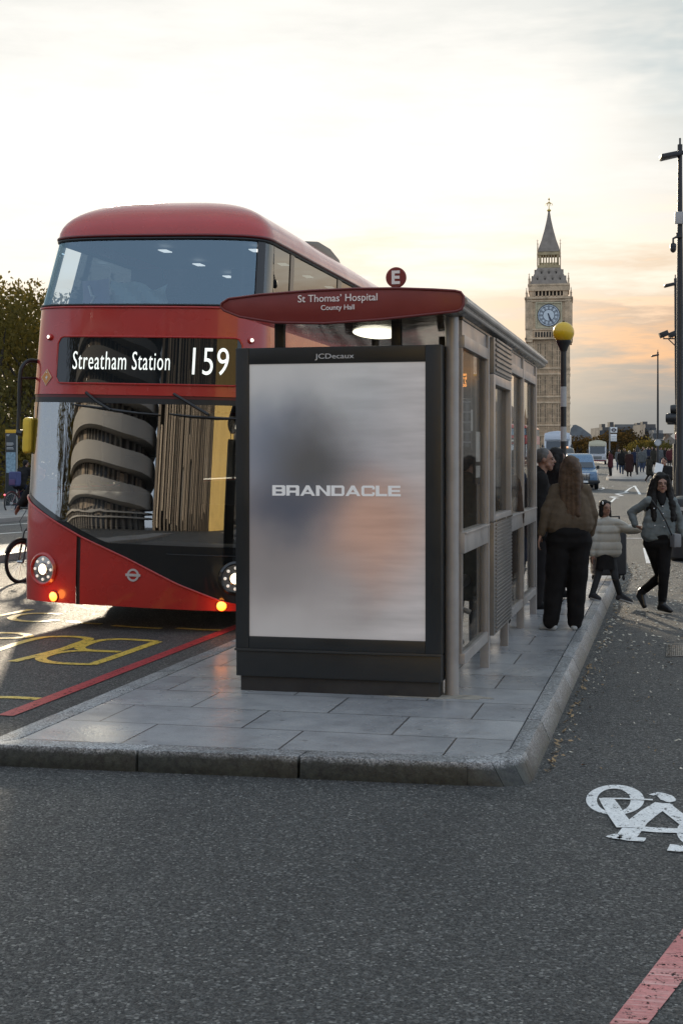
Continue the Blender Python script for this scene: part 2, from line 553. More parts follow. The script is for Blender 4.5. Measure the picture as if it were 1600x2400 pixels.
ASPH, PAVE, GRAN = asphalt(), paving(), granite()
P_WHITE, P_YEL, P_RED = paint('white_road_paint', (.88, .88, .86), .24), paint('yellow_road_paint', (.86, .60, .10), .3), paint('red_road_paint', (.50, .045, .05), .28)
BUSRED = M('bus_red_paint', (.46, .028, .022), .28, coat=.6, var=.05, vscale=1.5, bump=.015, bscale=3, dirt=.10, dcol=(.16, .03, .025))
SIGNRED = M('sign_red', (.21, .030, .026), .4, var=.06, dirt=.12, dcol=(.12, .03, .03))
BLACK = M('black_plastic', (.016, .017, .018), .42, var=.15)
BLKGLOSS = M('black_gloss', (.010, .011, .012), .12, coat=.4, var=.1)
POSTER_FRAME = M('frame_dark_paint', (.020, .022, .023), .36, var=.2, vscale=2, dirt=.3, dcol=(.03, .03, .028))
SHELTER = M('shelter_grey_paint', (.38, .35, .325), .36, metal=.2, var=.10, vscale=3, dirt=.35, dcol=(.10, .085, .07), bump=.03)
STEEL = M('bright_steel', (.5, .5, .5), .22, metal=1., var=.1)
RUBBER = M('rubber', (.018, .018, .018), .75, var=.2)
WHITEP = M('white_paint', (.78, .78, .76), .4, var=.04, dirt=.1)
YELLOWP = M('yellow_paint', (.62, .40, .03), .45, var=.05)
POLE_BLK = M('lamp_post_black', (.014, .014, .015), .4, var=.2)
STONE = M('tower_stone', (.62, .45, .29), .85, var=.28, vscale=.45, dirt=.65, dcol=(.22, .155, .10))
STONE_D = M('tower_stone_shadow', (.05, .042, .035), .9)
SLATE = M('tower_slate', (.25, .205, .165), .85, metal=0., var=.15, vscale=.6)
GOLD = M('gilding', (.62, .42, .10), .35, metal=.7, var=.15)
GREYB = M('grey_stone', (.17, .165, .16), .8, var=.2, vscale=.12)
DKWIN = M('window_dark', (.03, .033, .037), .1, var=.3, vscale=.3)
GLASS_SHELTER = glass_mat('shelter_glass', (.88, .87, .85), .022, .16, body=(.4, .38, .35), bodyf=.02)
GLASS_BUS = glass_mat('bus_windscreen_glass', (.50, .52, .53), .32, .95)
GLASS_BUSUP = glass_mat('bus_upper_glass', (.55, .62, .66), .20, .9, gcol=(.62, .84, 1.0))
GLASS_SIDE = glass_mat('bus_side_glass', (.13, .16, .155), .13, .75)
GLASS_CAR = glass_mat('car_glass', (.30, .33, .35), .22, .9)
def lamp(name, col, s): return M(name, (.6, .6, .6), .3, emis=col, estr=s)
L_HEAD, L_AMBER = lamp('headlight_lit', (1, .84, .55), 2.6), lamp('indicator_lit', (1, .15, .004), 4.5)
L_WHITE, L_CEIL = lamp('blind_letters_lit', (.86, .93, .86), .95), lamp('ceiling_light_lit', (1., .95, .74), 1.6)
L_LED = lamp('led_orange', (1, .36, .05), 1.5)
SKIN = M('skin', (.30, .165, .115), .5, var=.06, vscale=20)
HAIR_DK, HAIR_BR, HAIR_GY = M('hair_dark', (.012, .010, .009), .6, spec=.2, var=.4, vscale=30, bump=.3, bscale=90), M('hair_brown', (.075, .045, .027), .5, spec=.3, var=.4, vscale=25, bump=.3, bscale=90), M('hair_grey', (.10, .095, .09), .55, var=.3, vscale=30)

# ================================================================== SETTING
ys = [-500, -80, -20, 20, 58] + list(range(60, 132, 5)) + [150, 200, 300, 430, 1200, 5000]
xs = [-2500, -300, -60, -20, 0, 20, 60, 300, 2500]
mb = MB(); mb.grid([[(x, y, gz(y)) for x in xs] for y in ys])
structure(mb.build('road', ASPH, fix=False, angle=60))

KT = .122
T_ = [(-3.83, 7.33), (-1.07, 7.47), (-.95, 7.515), (-.85, 7.60), (-.805, 7.72), (-.80, 7.84), (-.80, 22.), (-1.0, 25.), (-1.9, 27.), (-3., 27.2), (-3.83, 26.5)]
B_ = [(-3.83, 7.315), (-1.07, 7.452), (-.84, 7.468), (-.735, 7.51), (-.715, 7.64), (-.712, 7.80), (-.71, 22.), (-.93, 25.06), (-1.86, 27.06), (-3., 27.26), (-3.84, 26.55)]
I_ = [(-3.69, 7.50), (-1.12, 7.63), (-1.03, 7.66), (-.95, 7.72), (-.90, 7.80), (-.89, 7.88), (-.89, 22.), (-1.09, 24.9), (-1.95, 26.85), (-2.95, 27.05), (-3.69, 26.4)]
def lerp2(a, b, t): return (a[0] + (b[0] - a[0]) * t, a[1] + (b[1] - a[1]) * t)
def kerb_ring(name, T_, B_, I_, top, mat, step=.92, closed=True, z0=lambda y: 0):
    mb = MB()
    n = len(T_)
    for i in range(n if closed else n - 1):
        j = (i + 1) % n
        L = math.dist(T_[i], T_[j])
        k = max(1, round(L / step))
        for s in range(k):
            g = .007 / max(L, .1) if L > .5 else 0
            t0, t1 = s / k + (g if s or k == 1 else 0), (s + 1) / k - (g if s < k - 1 else 0)
            h = top + (rnd.uniform(-.002, .002) if L > .5 else 0)
            a = [lerp2(B_[i], B_[j], t0), lerp2(B_[i], B_[j], t1), lerp2(T_[i], T_[j], t0), lerp2(T_[i], T_[j], t1), lerp2(I_[i], I_[j], t0), lerp2(I_[i], I_[j], t1)]
            zz = [z0(p[1]) for p in a]
            vs = [(*a[0], zz[0] - .06), (*a[1], zz[1] - .06), (*a[2], zz[2] + h), (*a[3], zz[3] + h), (*a[4], zz[4] + h), (*a[5], zz[5] + h), (*a[4], zz[4] - .06), (*a[5], zz[5] - .06)]
            mb.add(vs, [(0, 1, 3, 2), (2, 3, 5, 4), (4, 5, 7, 6), (0, 6, 7, 1), (0, 2, 4, 6), (1, 7, 5, 3)])
    return structure(mb.build(name, mat, bevel=.007))
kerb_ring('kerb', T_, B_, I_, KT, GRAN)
inn = [(p[0], p[1]) for p in I_]
sh = .007
pv = [(-3.69 + sh, 7.50 + sh), (-1.12, 7.63 + sh), (-1.03 - sh, 7.66 + sh), (-.95 - sh, 7.72 + sh), (-.90 - sh, 7.80), (-.89 - sh, 7.88), (-.89 - sh, 22.), (-3.69 + sh, 22.)]
mb = MB(); mb.prism(pv, .02, KT - .003); structure(mb.build('pavement', PAVE, smooth=False))
pv2 = [(-3.68, 22.01), (-.90, 22.01), (-1.10, 24.88), (-1.95, 26.83), (-2.95, 27.03), (-3.68, 26.38)]
BUFF = M('buff_tactile', (.42, .36, .27), .7, var=.12, vscale=4, bump=.4, bscale=26, dirt=.3)
mb = MB(); mb.prism(pv2, .02, KT - .003); structure(mb.build('crossing_paving', BUFF, smooth=False))

# far side: raised median and the opposite pavement, both parallel to the street
SLAB = M('pale_slabs', (.22, .21, .20), .55, var=.15, vscale=1.2, dirt=.25)
def raised(name, poly, top, mat=SLAB):
    mb = MB()
    # one shell that follows the ground
    n = len(poly)
    vs = [(x, y, gz(y) - .05) for x, y in poly] + [(x, y, gz(y) + top) for x, y in poly]
    mb.add(vs, [tuple(range(n, 2 * n))] + [(i, (i + 1) % n, n + (i + 1) % n, n + i) for i in range(n)])
    return structure(mb.build(name, mat, bevel=.015))
raised('cycle_lane_kerb', [(-12.3, -10), (-11.0, -10), (-11.0, 58), (-12.3, 58)], .12)
raised('opposite_pavement', [(-40, -10), (-17.6, -10), (-17.6, 58), (-40, 58)], .12)
raised('right_pavement', [(2.2, -10), (2.2, 10), (1.2, 20), (.33, 26), (.05, 30), (-.05, 50), (-.1, 58), (40, 58), (40, -10)][::1], .12)
fi = [(-4.2, 91.2), (-3.9, 89.6), (-3.2, 88.7), (-2.0, 88.7), (-1.55, 90.), (-1.5, 110), (-1.5, 128), (-5.2, 128), (-4.7, 110)]
raised('far_pavement_island', fi, .13)
rp2 = [(.0, 75), (-.3, 90), (-.7, 110), (-1.0, 128), (30, 128), (30, 75)]
raised('bridge_pavement', rp2, .13)
bw = [(-5.5, 130), (-7, 165), (-12, 230), (-30, 400), (60, 400), (60, 130)]
raised('bridge_walkway', bw, .12)

def GG(px, py):
    z = 0
    for _ in range(12):
        v = G(px, py, z); z = gz(v.y)
    v.z = z
    return v
ZST = [0]
def strip(mb, pts, wd, closed=False):
    ZST[0] += 1; zo = .0042 + (ZST[0] % 8) * .0004
    pts = [Vector((p.x, p.y, 0)) for p in pts]
    n = len(pts)
    ws = wd if hasattr(wd, '__len__') else [wd] * n
    L, Rr = [], []
    for i, p in enumerate(pts):
        if closed: a, b = pts[i - 1], pts[(i + 1) % n]
        else: a, b = pts[max(0, i - 1)], pts[min(n - 1, i + 1)]
        t = (b - a).normalized(); nn = Vector((-t.y, t.x, 0)) * ws[i] / 2
        for q, lst in ((p + nn, L), (p - nn, Rr)):
            lst.append((q.x, q.y, gz(q.y) + zo))
    m = n if closed else n - 1
    mb.add(L + Rr, [(i, n + i, n + (i + 1) % n, (i + 1) % n) for i in range(m)])
def poly_mark(mb, pts):
    mb.add([(p.x, p.y, gz(p.y) + .0045) for p in pts], [tuple(range(len(pts)))])
def dense(pts, k=6):
    """Catmull-Rom through points"""
    out = []
    n = len(pts)
    for i in range(n - 1):
        p0, p1, p2, p3 = pts[max(0, i - 1)], pts[i], pts[i + 1], pts[min(n - 1, i + 2)]
        for s in range(k):
            t = s / k
            out.append(tuple(.5 * ((2 * p1[c]) + (-p0[c] + p2[c]) * t + (2 * p0[c] - 5 * p1[c] + 4 * p2[c] - p3[c]) * t * t + (-p0[c] + 3 * p1[c] - 3 * p2[c] + p3[c]) * t ** 3) for c in range(len(p1))))
    out.append(tuple(pts[-1]))
    return out
def z3(pts): return [GG(x * .38265, 1350 + y * .38265) for x, y in pts]
def z9(pts): return [GG(1200 + x * .25510, 1480 + y * .25510) for x, y in pts]
def z7(pts): return [GG(1220 + x * .24235, 960 + y * .24235) for x, y in pts]
def mark(name, mb, mat, label, cat='road marking'):
    for f_ in range(len(mb.f)):
        pass
    me = mb.mesh(name, smooth=False, fix=False)
    bm = bmesh.new(); bm.from_mesh(me)
    for f_ in bm.faces:
        f_.normal_update()
        if f_.normal.z < 0: f_.normal_flip()
    bm.to_mesh(me); bm.free()
    return tag(link(name, me, mat), label, cat)

mb = MB()
strip(mb, z3([(968, 404), (760, 478), (560, 546)]), .10)
strip(mb, z3(dense([(958, 402), (800, 392), (690, 391), (590, 402), (512, 428), (490, 446), (540, 458), (620, 464), (735, 468)])), .10)
strip(mb, z3(dense([(735, 468), (600, 462), (470, 462), (350, 474), (268, 496), (252, 514), (310, 532), (430, 541), (575, 545)])), .10)
mark('painted_letter', mb, P_YEL, 'yellow painted letter B on the asphalt beside the double red line')
mb = MB()
strip(mb, z3(dense([(-60, 472), (0, 452), (130, 410), (260, 380), (380, 374), (480, 377), (540, 387), (528, 400), (460, 424), (390, 450), (240, 488), (75, 528)])), .10)
mark('painted_letter', mb, P_YEL, 'yellow painted letter U on the asphalt left of the letter B')
mb = MB()
strip(mb, z3(dense([(-80, 352), (0, 352), (100, 354), (165, 364), (170, 376), (80, 384), (-60, 386)])), .10)
mark('painted_letter', mb, P_YEL, 'end of a painted letter S cut off by the left edge of the photo')
mb = MB()
strip(mb, z3(dense([(190, 208), (110, 224), (0, 246), (-80, 262)])), .10)
mark('painted_letter', mb, P_YEL, 'slanting stroke of a worn painted letter at the left edge below the bicycle')
mb = MB()
strip(mb, z3(dense([(370, 236), (250, 232), (160, 236), (90, 250), (75, 266), (150, 280), (260, 282), (350, 272)])), .10)
mark('painted_letter', mb, P_YEL, 'worn round painted letter O in the sunlight in front of the left bus headlight')
mb = MB()
strip(mb, z3(dense([(420, 278), (500, 290), (620, 296)])), .09)
mark('painted_letter', mb, P_YEL, 'left of the three worn letter ends in the dark under the bus front')
mb = MB()
strip(mb, z3([(690, 306), (860, 318), (990, 324)]), .09)
mark('painted_letter', mb, P_YEL, 'middle of the three worn letter ends in the dark under the bus front')
mb = MB()
strip(mb, z3([(1080, 322), (1240, 332), (1390, 336)]), .09)
mark('painted_letter', mb, P_YEL, 'right of the three worn letter ends in the dark under the bus front')
mb = MB()
strip(mb, z3([(-60, 746), (90, 748), (240, 757)]), .09)
mark('bus_bay_line', mb, P_YEL, 'short yellow bay line at the left edge meeting the double red line')
mb = MB()
strip(mb, [Vector((-4.40, y, 0)) for y in (8.75, 12, 20, 40, 58)], .12)
mark('red_route_line', mb, P_RED, 'outer red line of the pair on the road along the kerb beside the bus')
mb = MB()
strip(mb, [Vector((-4.04, y, 0)) for y in (8.3, 12, 20, 40, 58)], .09)
mark('red_route_line', mb, P_RED, 'inner thinner red line of the pair right against the kerb beside the bus')
mb = MB()
poly_mark(mb, [GG(1427, 2404), GG(1520, 2284), GG(1600, 2180), GG(1700, 2055), GG(1700, 2185), GG(1600, 2300), GG(1518, 2404)])
m = paint('worn_red_paint', (.62, .20, .19), .30)
t = NT.__new__(NT); t.t = m.node_tree
b = next(n for n in m.node_tree.nodes if n.type == 'BSDF_PRINCIPLED')
co = t.n('ShaderNodeTexCoord').outputs['Object']
ln = t.noise(t.mapping(co, rot=(0, 0, R(-6)), scale=(1, 26, 1)), 2.6, 4, .6)
src = b.inputs['Base Color'].links[0].from_socket
t.put(b.inputs['Base Color'], t.mix(t.maprange(ln, .48, .62, 0, .55), src, t.mix(t.maprange(t.noise(co, 3, 3), .4, .6), (.85, .62, .55, 1), (.40, .07, .08, 1))))
mark('red_line', mb, m, 'red painted line at the bottom right corner of the road')
mb = MB()
def ring(mb, c, ro, ri, ci, n=44):
    o = [GG(1200 + (c[0] + ro[0] * math.cos(2 * PI * k / n)) * .2551, 1480 + (c[1] + ro[1] * math.sin(2 * PI * k / n)) * .2551) for k in range(n)]
    i = [GG(1200 + (ci[0] + ri[0] * math.cos(2 * PI * k / n)) * .2551, 1480 + (ci[1] + ri[1] * math.sin(2 * PI * k / n)) * .2551) for k in range(n)]
    vs = [(p.x, p.y, .0038) for p in o + i]
    mb.add(vs, [(k, (k + 1) % n, n + (k + 1) % n, n + k) for k in range(n)])
ring(mb, (945, 1555), (268, 138), (155, 108), (932, 1560))
strip(mb, z9([(862, 1545), (900, 1602), (960, 1700), (1045, 1815)]), [.075, .085, .085, .09])
strip(mb, z9([(830, 1548), (1000, 1549), (1290, 1560)]), .028)
strip(mb, z9(dense([(1275, 1512), (1330, 1500), (1400, 1520), (1440, 1560), (1480, 1572)])), [.03] * 6 + [.07] * 6 + [.08] * 6 + [.06] * 6 + [.03])
strip(mb, z9([(1395, 1590), (1270, 1665), (1150, 1760), (1060, 1880), (1030, 1905)]), .095)
strip(mb, z9([(1370, 1590), (1470, 1670), (1568, 1745), (1700, 1850)]), .085)
strip(mb, z9([(1140, 1820), (1320, 1836), (1500, 1842), (1700, 1850)]), .085)
strip(mb, z9(dense([(912, 1912), (980, 1890), (1060, 1915), (1160, 1922), (1222, 1928)])), [.02] + [.07] * 23 + [.03])
strip(mb, z9([(1435, 1998), (1520, 2006), (1640, 2010)]), .11)
ring(mb, (1760, 1850), (250, 150), (150, 112), (1760, 1850))
mark('cycle_symbol', mb, P_WHITE, 'white painted bicycle symbol on the asphalt in the foreground')
mb = MB()
strip(mb, z7([(872, 896), (910, 858)]), .10)
zz = [(868, 853), (940, 858), (866, 845), (985, 833), (920, 817), (1035, 803), (950, 797)]
strip(mb, z7(zz), .15)
strip(mb, z7([(1010, 797), (1060, 758), (1100, 722), (1152, 680)]), .12)
strip(mb, z7([(1030, 734), (1130, 734)]), .25)
mark('zigzag_line', mb, P_WHITE, 'white zigzag line on the road leading to the far pavement island')
mb = MB()
strip(mb, z7(dense([(735, 768), (770, 772), (800, 764), (790, 752), (750, 750)])), .12)
strip(mb, z7([(730, 737), (800, 736)]), .25); strip(mb, z7([(820, 750), (840, 750)]), .3); strip(mb, z7([(878, 739), (896, 739)]), .3)
mark('lane_lettering', mb, P_WHITE, 'small white road lettering beside the blue taxi')
mb = MB()
strip(mb, z7([(940, 1117), (1180, 1119), (1500, 1122)]), .22)
mark('give_way_line', mb, P_WHITE, 'farther thin white line across the cycle track behind the striding woman')
mb = MB()
strip(mb, z7([(1020, 1247), (1180, 1247)]), .13)
mark('give_way_line', mb, P_WHITE, 'nearer thin white line across the cycle track behind the striding woman')
mb = MB()
poly_mark(mb, z7([(1180, 1340), (1290, 1340), (1350, 1490), (1212, 1490)]))
mark('zebra_bar', mb, P_WHITE, 'white zebra bar on the cycle track between the child and the striding woman')
mb = MB()
poly_mark(mb, z7([(1490, 1255), (1640, 1255), (1700, 1420), (1560, 1420)]))
mark('zebra_bar', mb, P_WHITE, 'white zebra bar on the cycle track at the right edge')
mb = MB()
strip(mb, [GG(-10, 1232), GG(75, 1226)], .12)
mark('cycle_lane_line', mb, P_WHITE, 'upper thin white line on the far cycle lane left of the bus')
mb = MB()
strip(mb, [GG(-10, 1252), GG(72, 1246)], .14)
mark('cycle_lane_line', mb, P_WHITE, 'lower thin white line on the far cycle lane left of the bus')

# mortar bedding round the foot of the corner post
mb = MB()
mb.prism([(-1.60 + .22 * math.cos(a) * (1 + .18 * math.sin(3.1 * k)) + (.18 if math.cos(a) > 0 else -.25) * abs(math.cos(a)), 9.52 + .10 * math.sin(a) * (1 + .25 * math.sin(2.3 * k))) for k, a in enumerate([2 * PI * i / 26 for i in range(26)])], KT - .01, KT - .0005)
structure(mb.build('pavement_mortar', M('mortar', (.30, .27, .22), .85, var=.3, vscale=9, bump=.5, bscale=50, dirt=.4), smooth=False))
# manhole cover
t = thing('manhole_cover', 'square iron manhole cover in the road at the right edge', 'manhole cover', (0, 0, 0))
c = [GG(1562, 1511), GG(1640, 1509), GG(1650, 1540), GG(1560, 1541)]
o_ = c[0]; u = c[1] - c[0]; v_ = c[3] - c[0]; t.location = o_
mb = MB()
def qd(a0, a1, b0, b1, z):
    ps = [u * a + v_ * b for a, b in ((a0, b0), (a1, b0), (a1, b1), (a0, b1))]
    mb.add([(p.x, p.y, z) for p in ps] + [(p.x, p.y, z - .004) for p in ps], [(0, 1, 2, 3), (0, 1, 5, 4), (1, 2, 6, 5), (2, 3, 7, 6), (3, 0, 4, 7)])
IRON = M('cast_iron', (.13, .125, .12), .33, metal=.7, var=.2, vscale=9)
qd(0, 1, 0, .05, .008); qd(0, 1, .95, 1, .008); qd(0, .04, .052, .948, .008); qd(.96, 1, .052, .948, .008)
mb.build('frame', IRON, t, smooth=False)
mb = MB(); qd(.045, .955, .055, .945, .0045)
for i in range(15):
    for j in range(10):
        a, b = .08 + i * .057, .09 + j * .083
        qd(a, a + .036, b + .02 * (i % 2), b + .045 + .02 * (i % 2), .0085)
mb.build('cover', IRON, t, smooth=False)

# fallen leaves blown along the kerb; the pale flecks are painted glints of light
LEAF_T = M('leaf_tan', (.30, .20, .10), .6, var=.4, vscale=3)
GLINT_P = M('pale_glint', (.55, .50, .40), .4, var=.3, vscale=3)
mb = MB()
for i in range(1700):
    y = 8 + 16 * rnd.random() ** .8
    if rnd.random() < .22: x = -.70 + abs(rnd.gauss(0, .10))
    else: x = rnd.uniform(-.66, .6)
    if y < 11.5 and rnd.random() < .5: continue
    s = rnd.uniform(.006, .022) * (1.25 if y > 13 else .8)
    a = rnd.uniform(0, 2 * PI)
    mb.mat = 0 if rnd.random() < .35 else 1
    ca, sa = math.cos(a) * s, math.sin(a) * s
    h = .006 + rnd.random() * .010
    mb.add([(x - ca, y - sa, .005), (x + sa * .5, y - ca * .5, h), (x + ca, y + sa, .006 + rnd.random() * .012), (x - sa * .5, y + ca * .5, .006)], [(0, 1, 2, 3)])
mb.mat = 0
for i in range(60):
    x = -.70 + abs(rnd.gauss(0, .03)); y = rnd.uniform(7.8, 12)
    for q in range(2):
        a = rnd.uniform(0, 2 * PI); s = rnd.uniform(.01, .03); ca, sa = math.cos(a) * s, math.sin(a) * s
        mb.add([(x - ca, y - sa, .005), (x + sa * .4, y - ca * .4, .012), (x + ca, y + sa, .02), (x - sa * .4, y + ca * .4, .01)], [(0, 1, 2, 3)])
tag(mb.build('leaves_and_glints', [LEAF_T, GLINT_P], fix=False, smooth=False), 'small dry leaves and painted pale glints scattered on the road along the right kerb', 'leaves', kind='stuff')

# ================================================================== BUS
def interp(tab, x):
    if x <= tab[0][0]: return tab[0][1]
    for (a, b), (c, d) in zip(tab, tab[1:]):
        if x <= c: return b + (d - b) * (x - a) / (c - a)
    return tab[-1][1]
def sm(tab, x):
    if x <= tab[0][0]: return tab[0][1]
    for (a, b), (c, d) in zip(tab, tab[1:]):
        if x <= c:
            t = (x - a) / (c - a); t = t * t * (3 - 2 * t)
            return b + (d - b) * t
    return tab[-1][1]
BW = [(0, 1.26), (2.3, 1.27), (3.3, 1.25), (4.05, 1.185), (4.6, 1.15)]
BF = [(0, .03), (.5, .0), (1.1, .0), (2.35, .10), (3.3, .18), (4.05, .44), (4.6, .8)]
BD, BN = .52, 3.3
BLEN = 11.2
def bsurf(a, z, off=0.0):
    """a: -90..90 round the front; beyond that, metres along the sides (a=90+m*10)"""
    def raw(a, z):
        W, F = interp(BW, z), interp(BF, z)
        if abs(a) <= 90:
            s = math.sin(R(abs(a))); c = math.cos(R(abs(a)))
            x = W * s ** (2 / BN); y = F + BD * (1 - max(0, c) ** (2 / BN))
        else:
            x = W; y = min(BLEN, F + BD + (abs(a) - 90) / 10)
        return Vector((math.copysign(x, a) if a else 0, y, z))
    p = raw(a, z)
    if off:
        e = .4
        du = raw(min(a + e, 89.9) if abs(a) < 89 else a, z) - raw(a - e if abs(a) < 89 else a, z)
        if du.length < 1e-6: du = Vector((0, math.copysign(1, a), 0))
        dv = raw(a, z + .02) - raw(a, z - .02)
        n = du.cross(dv)
        if n.length < 1e-9: n = Vector((math.copysign(1, a), 0, 0))
        n.normalize()
        if n.dot(Vector((p.x, p.y - 3.0, 0))) < 0: n = -n
        p = p + n * off
    return p
def a_of(x, z):
    s = (min(1, abs(x) / interp(BW, z))) ** (BN / 2)
    return math.copysign(math.degrees(math.asin(min(1, s))), x)
DIAG = [(-1.3, 1.36), (-1.15, 1.25), (-.8, 1.07), (-.5, .93), (0, .735), (.53, .505), (1.0, .34), (1.3, .27)]
DIAG2 = None
def diag(x): return interp(DIAG, x)
FR = [-90 + i * 3 for i in range(61)]
FR = sorted(set(FR + [-89, -87.5, 89, 87.5, -1, 1]))
SIDEL = [-90 - 10 * m for m in (10.2, 9, 8, 7, 6, 5, 4, 3.2, 2.4, 1.6, .9, .4)]
SIDER = [-a for a in reversed(SIDEL)]
def patch(cols, zlo, zhi, rows, off=0.0):
    mb = MB(); g = []
    for i in range(rows + 1):
        row = []
        for a in cols:
            x = bsurf(a, 1.5).x
            lo = zlo(x) if callable(zlo) else zlo
            hi = zhi(x) if callable(zhi) else zhi
            row.append(bsurf(a, lo + (hi - lo) * i / rows, off))
        g.append(row)
    mb.grid(g); return mb
BCX = 312
bus = thing('double_decker_bus', 'red double-decker bus on route 159 standing behind the shelter with its lights on', 'bus')
bc = P(294, HORZ, 14.15)
bus.location = (bc.x, bc.y, 0)
bus.rotation_euler = (0, R(1.6), 0)
ALLC = SIDEL + FR + SIDER
SEAM = M('panel_gap', (.02, .004, .004), .6)

from functools import lru_cache
@lru_cache(None)
def bx(px, py, d=14.25):
    """pixel -> (x, z) on the curved front of the bus"""
    x, z = (px - BCX) / FPX * d, P(px, py or 900, d).z
    def pr(x, z):
        p = bsurf(a_of(x, z), z, 0)
        c_, s_ = math.cos(R(1.6)), math.sin(R(1.6))
        return PX((bus.location.x + p.x * c_ + p.z * s_, bus.location.y + p.y, -p.x * s_ + p.z * c_))
    for _ in range(12):
        u, v = pr(x, z)
        if abs(x) > 1.2: x = math.copysign(1.2, x)
        x += (px - u) * d / FPX * .8
        if py: z += (v - py) * d / FPX * .9
    return x, z
def patch_x(x0, x1, n, zlo, zhi, rows, off):
    g = []
    xs_ = [x0 + (x1 - x0) * (i / n) for i in range(n + 1)]
    xs_ = sorted(set(xs_ + [x0 + d for d in (.005, .012, .025, .045)] + [x1 - d for d in (.005, .012, .025, .045)]))
    for i in range(rows + 1):
        row = []
        for x in xs_:
            lo, hi = zlo(x), zhi(x)
            z = lo + (hi - lo) * i / rows
            row.append(bsurf(a_of(x, z), z, off))
        g.append(row)
    return MB().grid(g)
# --- red lower panel (below the sweeping diagonal), front corners split by gaps
def lo_patch(cols, zlo, zhi, rows): return patch(cols, zlo, zhi, rows)
mb = patch(SIDEL + [a for a in FR if a <= a_of(-.52, .8)], .25, diag, 8)
body = mb.build('body', BUSRED, bus, angle=50, fix=False)
cols = [a_of(-.512, .8)] + [a for a in FR if a_of(-.5, .8) < a]
mb = patch(cols + SIDER, .25, diag, 8); mb.build('front_panel', BUSRED, bus, angle=50, fix=False)
patch_x(-.56, -.48, 6, lambda x: .245, lambda x: diag(x), 4, -.012).build('panel_joint', SEAM, bus, fix=False)
# red rounded lip along the diagonal
lip = [bsurf(a, diag(bsurf(a, 1.5).x), .004) for a in FR if -80 < a < 82]
mb = MB(); mb.tube(lip, .011, 8); mb.build('diagonal_trim', BUSRED, bus)
# --- black border and lower black panel
def gl(x): return max(diag(x) + .055 + .02 * max(0, -x), .885)
mb = patch(FR, lambda x: diag(x) + .004, gl, 4, -.004); mb.build('lower_black_panel', BLKGLOSS, bus, angle=50, fix=False)
mb = MB(); mb.tube([bsurf(a, .80, .001) for a in FR if 8 < a < 80], .004, 6); mb.build('panel_joint', BLACK, bus)
# --- windscreen
mb = patch(FR, gl, 2.30, 12, -.006); mb.build('windscreen', GLASS_BUS, bus, angle=60, fix=False)
mb = patch(FR, 2.30, 2.385, 2, -.012); mb.build('windscreen_header', BLACK, bus, angle=60, fix=False)
for s in (-1, 1):
    cs = [s * a for a in (82, 84.5, 87, 90)]
    cs = sorted(cs)
    mb = patch(cs, lambda x: gl(x), 2.38, 6, .002)
    mb.build('corner_pillar', M('pillar_grey', (.10, .10, .10), .35, var=.1), bus, angle=60, fix=False)
# --- middle red band with destination blind
mb = patch(ALLC, 2.385, 3.29, 7); mb.build('middle_band', BUSRED, bus, angle=50, fix=False)
mb = patch(ALLC, 2.355, 2.385, 1, -.01); mb.build('band_lip', M('band_lip_red', (.12, .01, .01), .4), bus, fix=False)
mb = MB(); mb.tube([bsurf(a, 3.285, .004) for a in ALLC], .012, 8); mb.build('band_top_trim', BUSRED, bus)
def ublind(zc, zh, r):
    pts = []
    for i in range(25):
        pts.append(i)
x0, x1, zb0, zb1 = bx(135, 840)[0], bx(566, 850)[0], bx(300, 900)[1], bx(300, 789)[1]
cs = [a_of(x0 + (x1 - x0) * i / 40, 2.8) for i in range(41)]
def rnd_lo(x):
    e = min(x - x0 + .0, x1 - x); r = .06
    return zb0 + (r - math.sqrt(max(0, r * r - (r - e) ** 2)) if e < r else 0)
def rnd_hi(x):
    e = min(x - x0, x1 - x); r = .07
    return zb1 - (r - math.sqrt(max(0, r * r - (r - e) ** 2)) if e < r else 0)
x0, x1, zb0, zb1 = bx(135, 840)[0], bx(566, 850)[0], bx(300, 900)[1], bx(300, 789)[1]
blind = patch_x(x0, x1, 40, rnd_lo, rnd_hi, 6, .005).build('destination_blind', glass_mat('blind_glass', (.0, .0, .0), .055, .9, body=(.014, .016, .017), bodyf=1.0), bus, angle=60, fix=False)
rim = [bsurf(a_of(x, rnd_lo(x)), rnd_lo(x), .006) for x in [x0 + (x1 - x0) * i / 60 for i in range(61)]] + [bsurf(a_of(x, rnd_hi(x)), rnd_hi(x), .006) for x in [x1 - (x1 - x0) * i / 60 for i in range(61)]]
MB().tube(rim, .010, 6, closed=True).build('blind_rim', BUSRED, bus)
def wrap(me, cx, cz, off=.009):
    for v in me.vertices:
        x, z = cx + v.co.x, cz + v.co.y
        v.co = bsurf(a_of(x, z), z, off + v.co.z)
    return me
# lettering: narrow humanist caps, bent to the curve of the glass
xa, za = bx(172, 846); xb = bx(399, 846)[0]
me = fit_text("Streatham Station", xb - xa, .185, spacing=1.10, bold=-.006, res=3)
link('route_name', wrap(me, (xa + xb) / 2, bx(285, 845)[1]), L_WHITE, blind)
xa, xb = bx(452, 847)[0], bx(536, 847)[0]
me = fit_text("159", xb - xa, .275, spacing=1.08, bold=-.004, res=5)
link('route_number', wrap(me, (xa + xb) / 2, bx(494, 847)[1]), L_WHITE, blind)
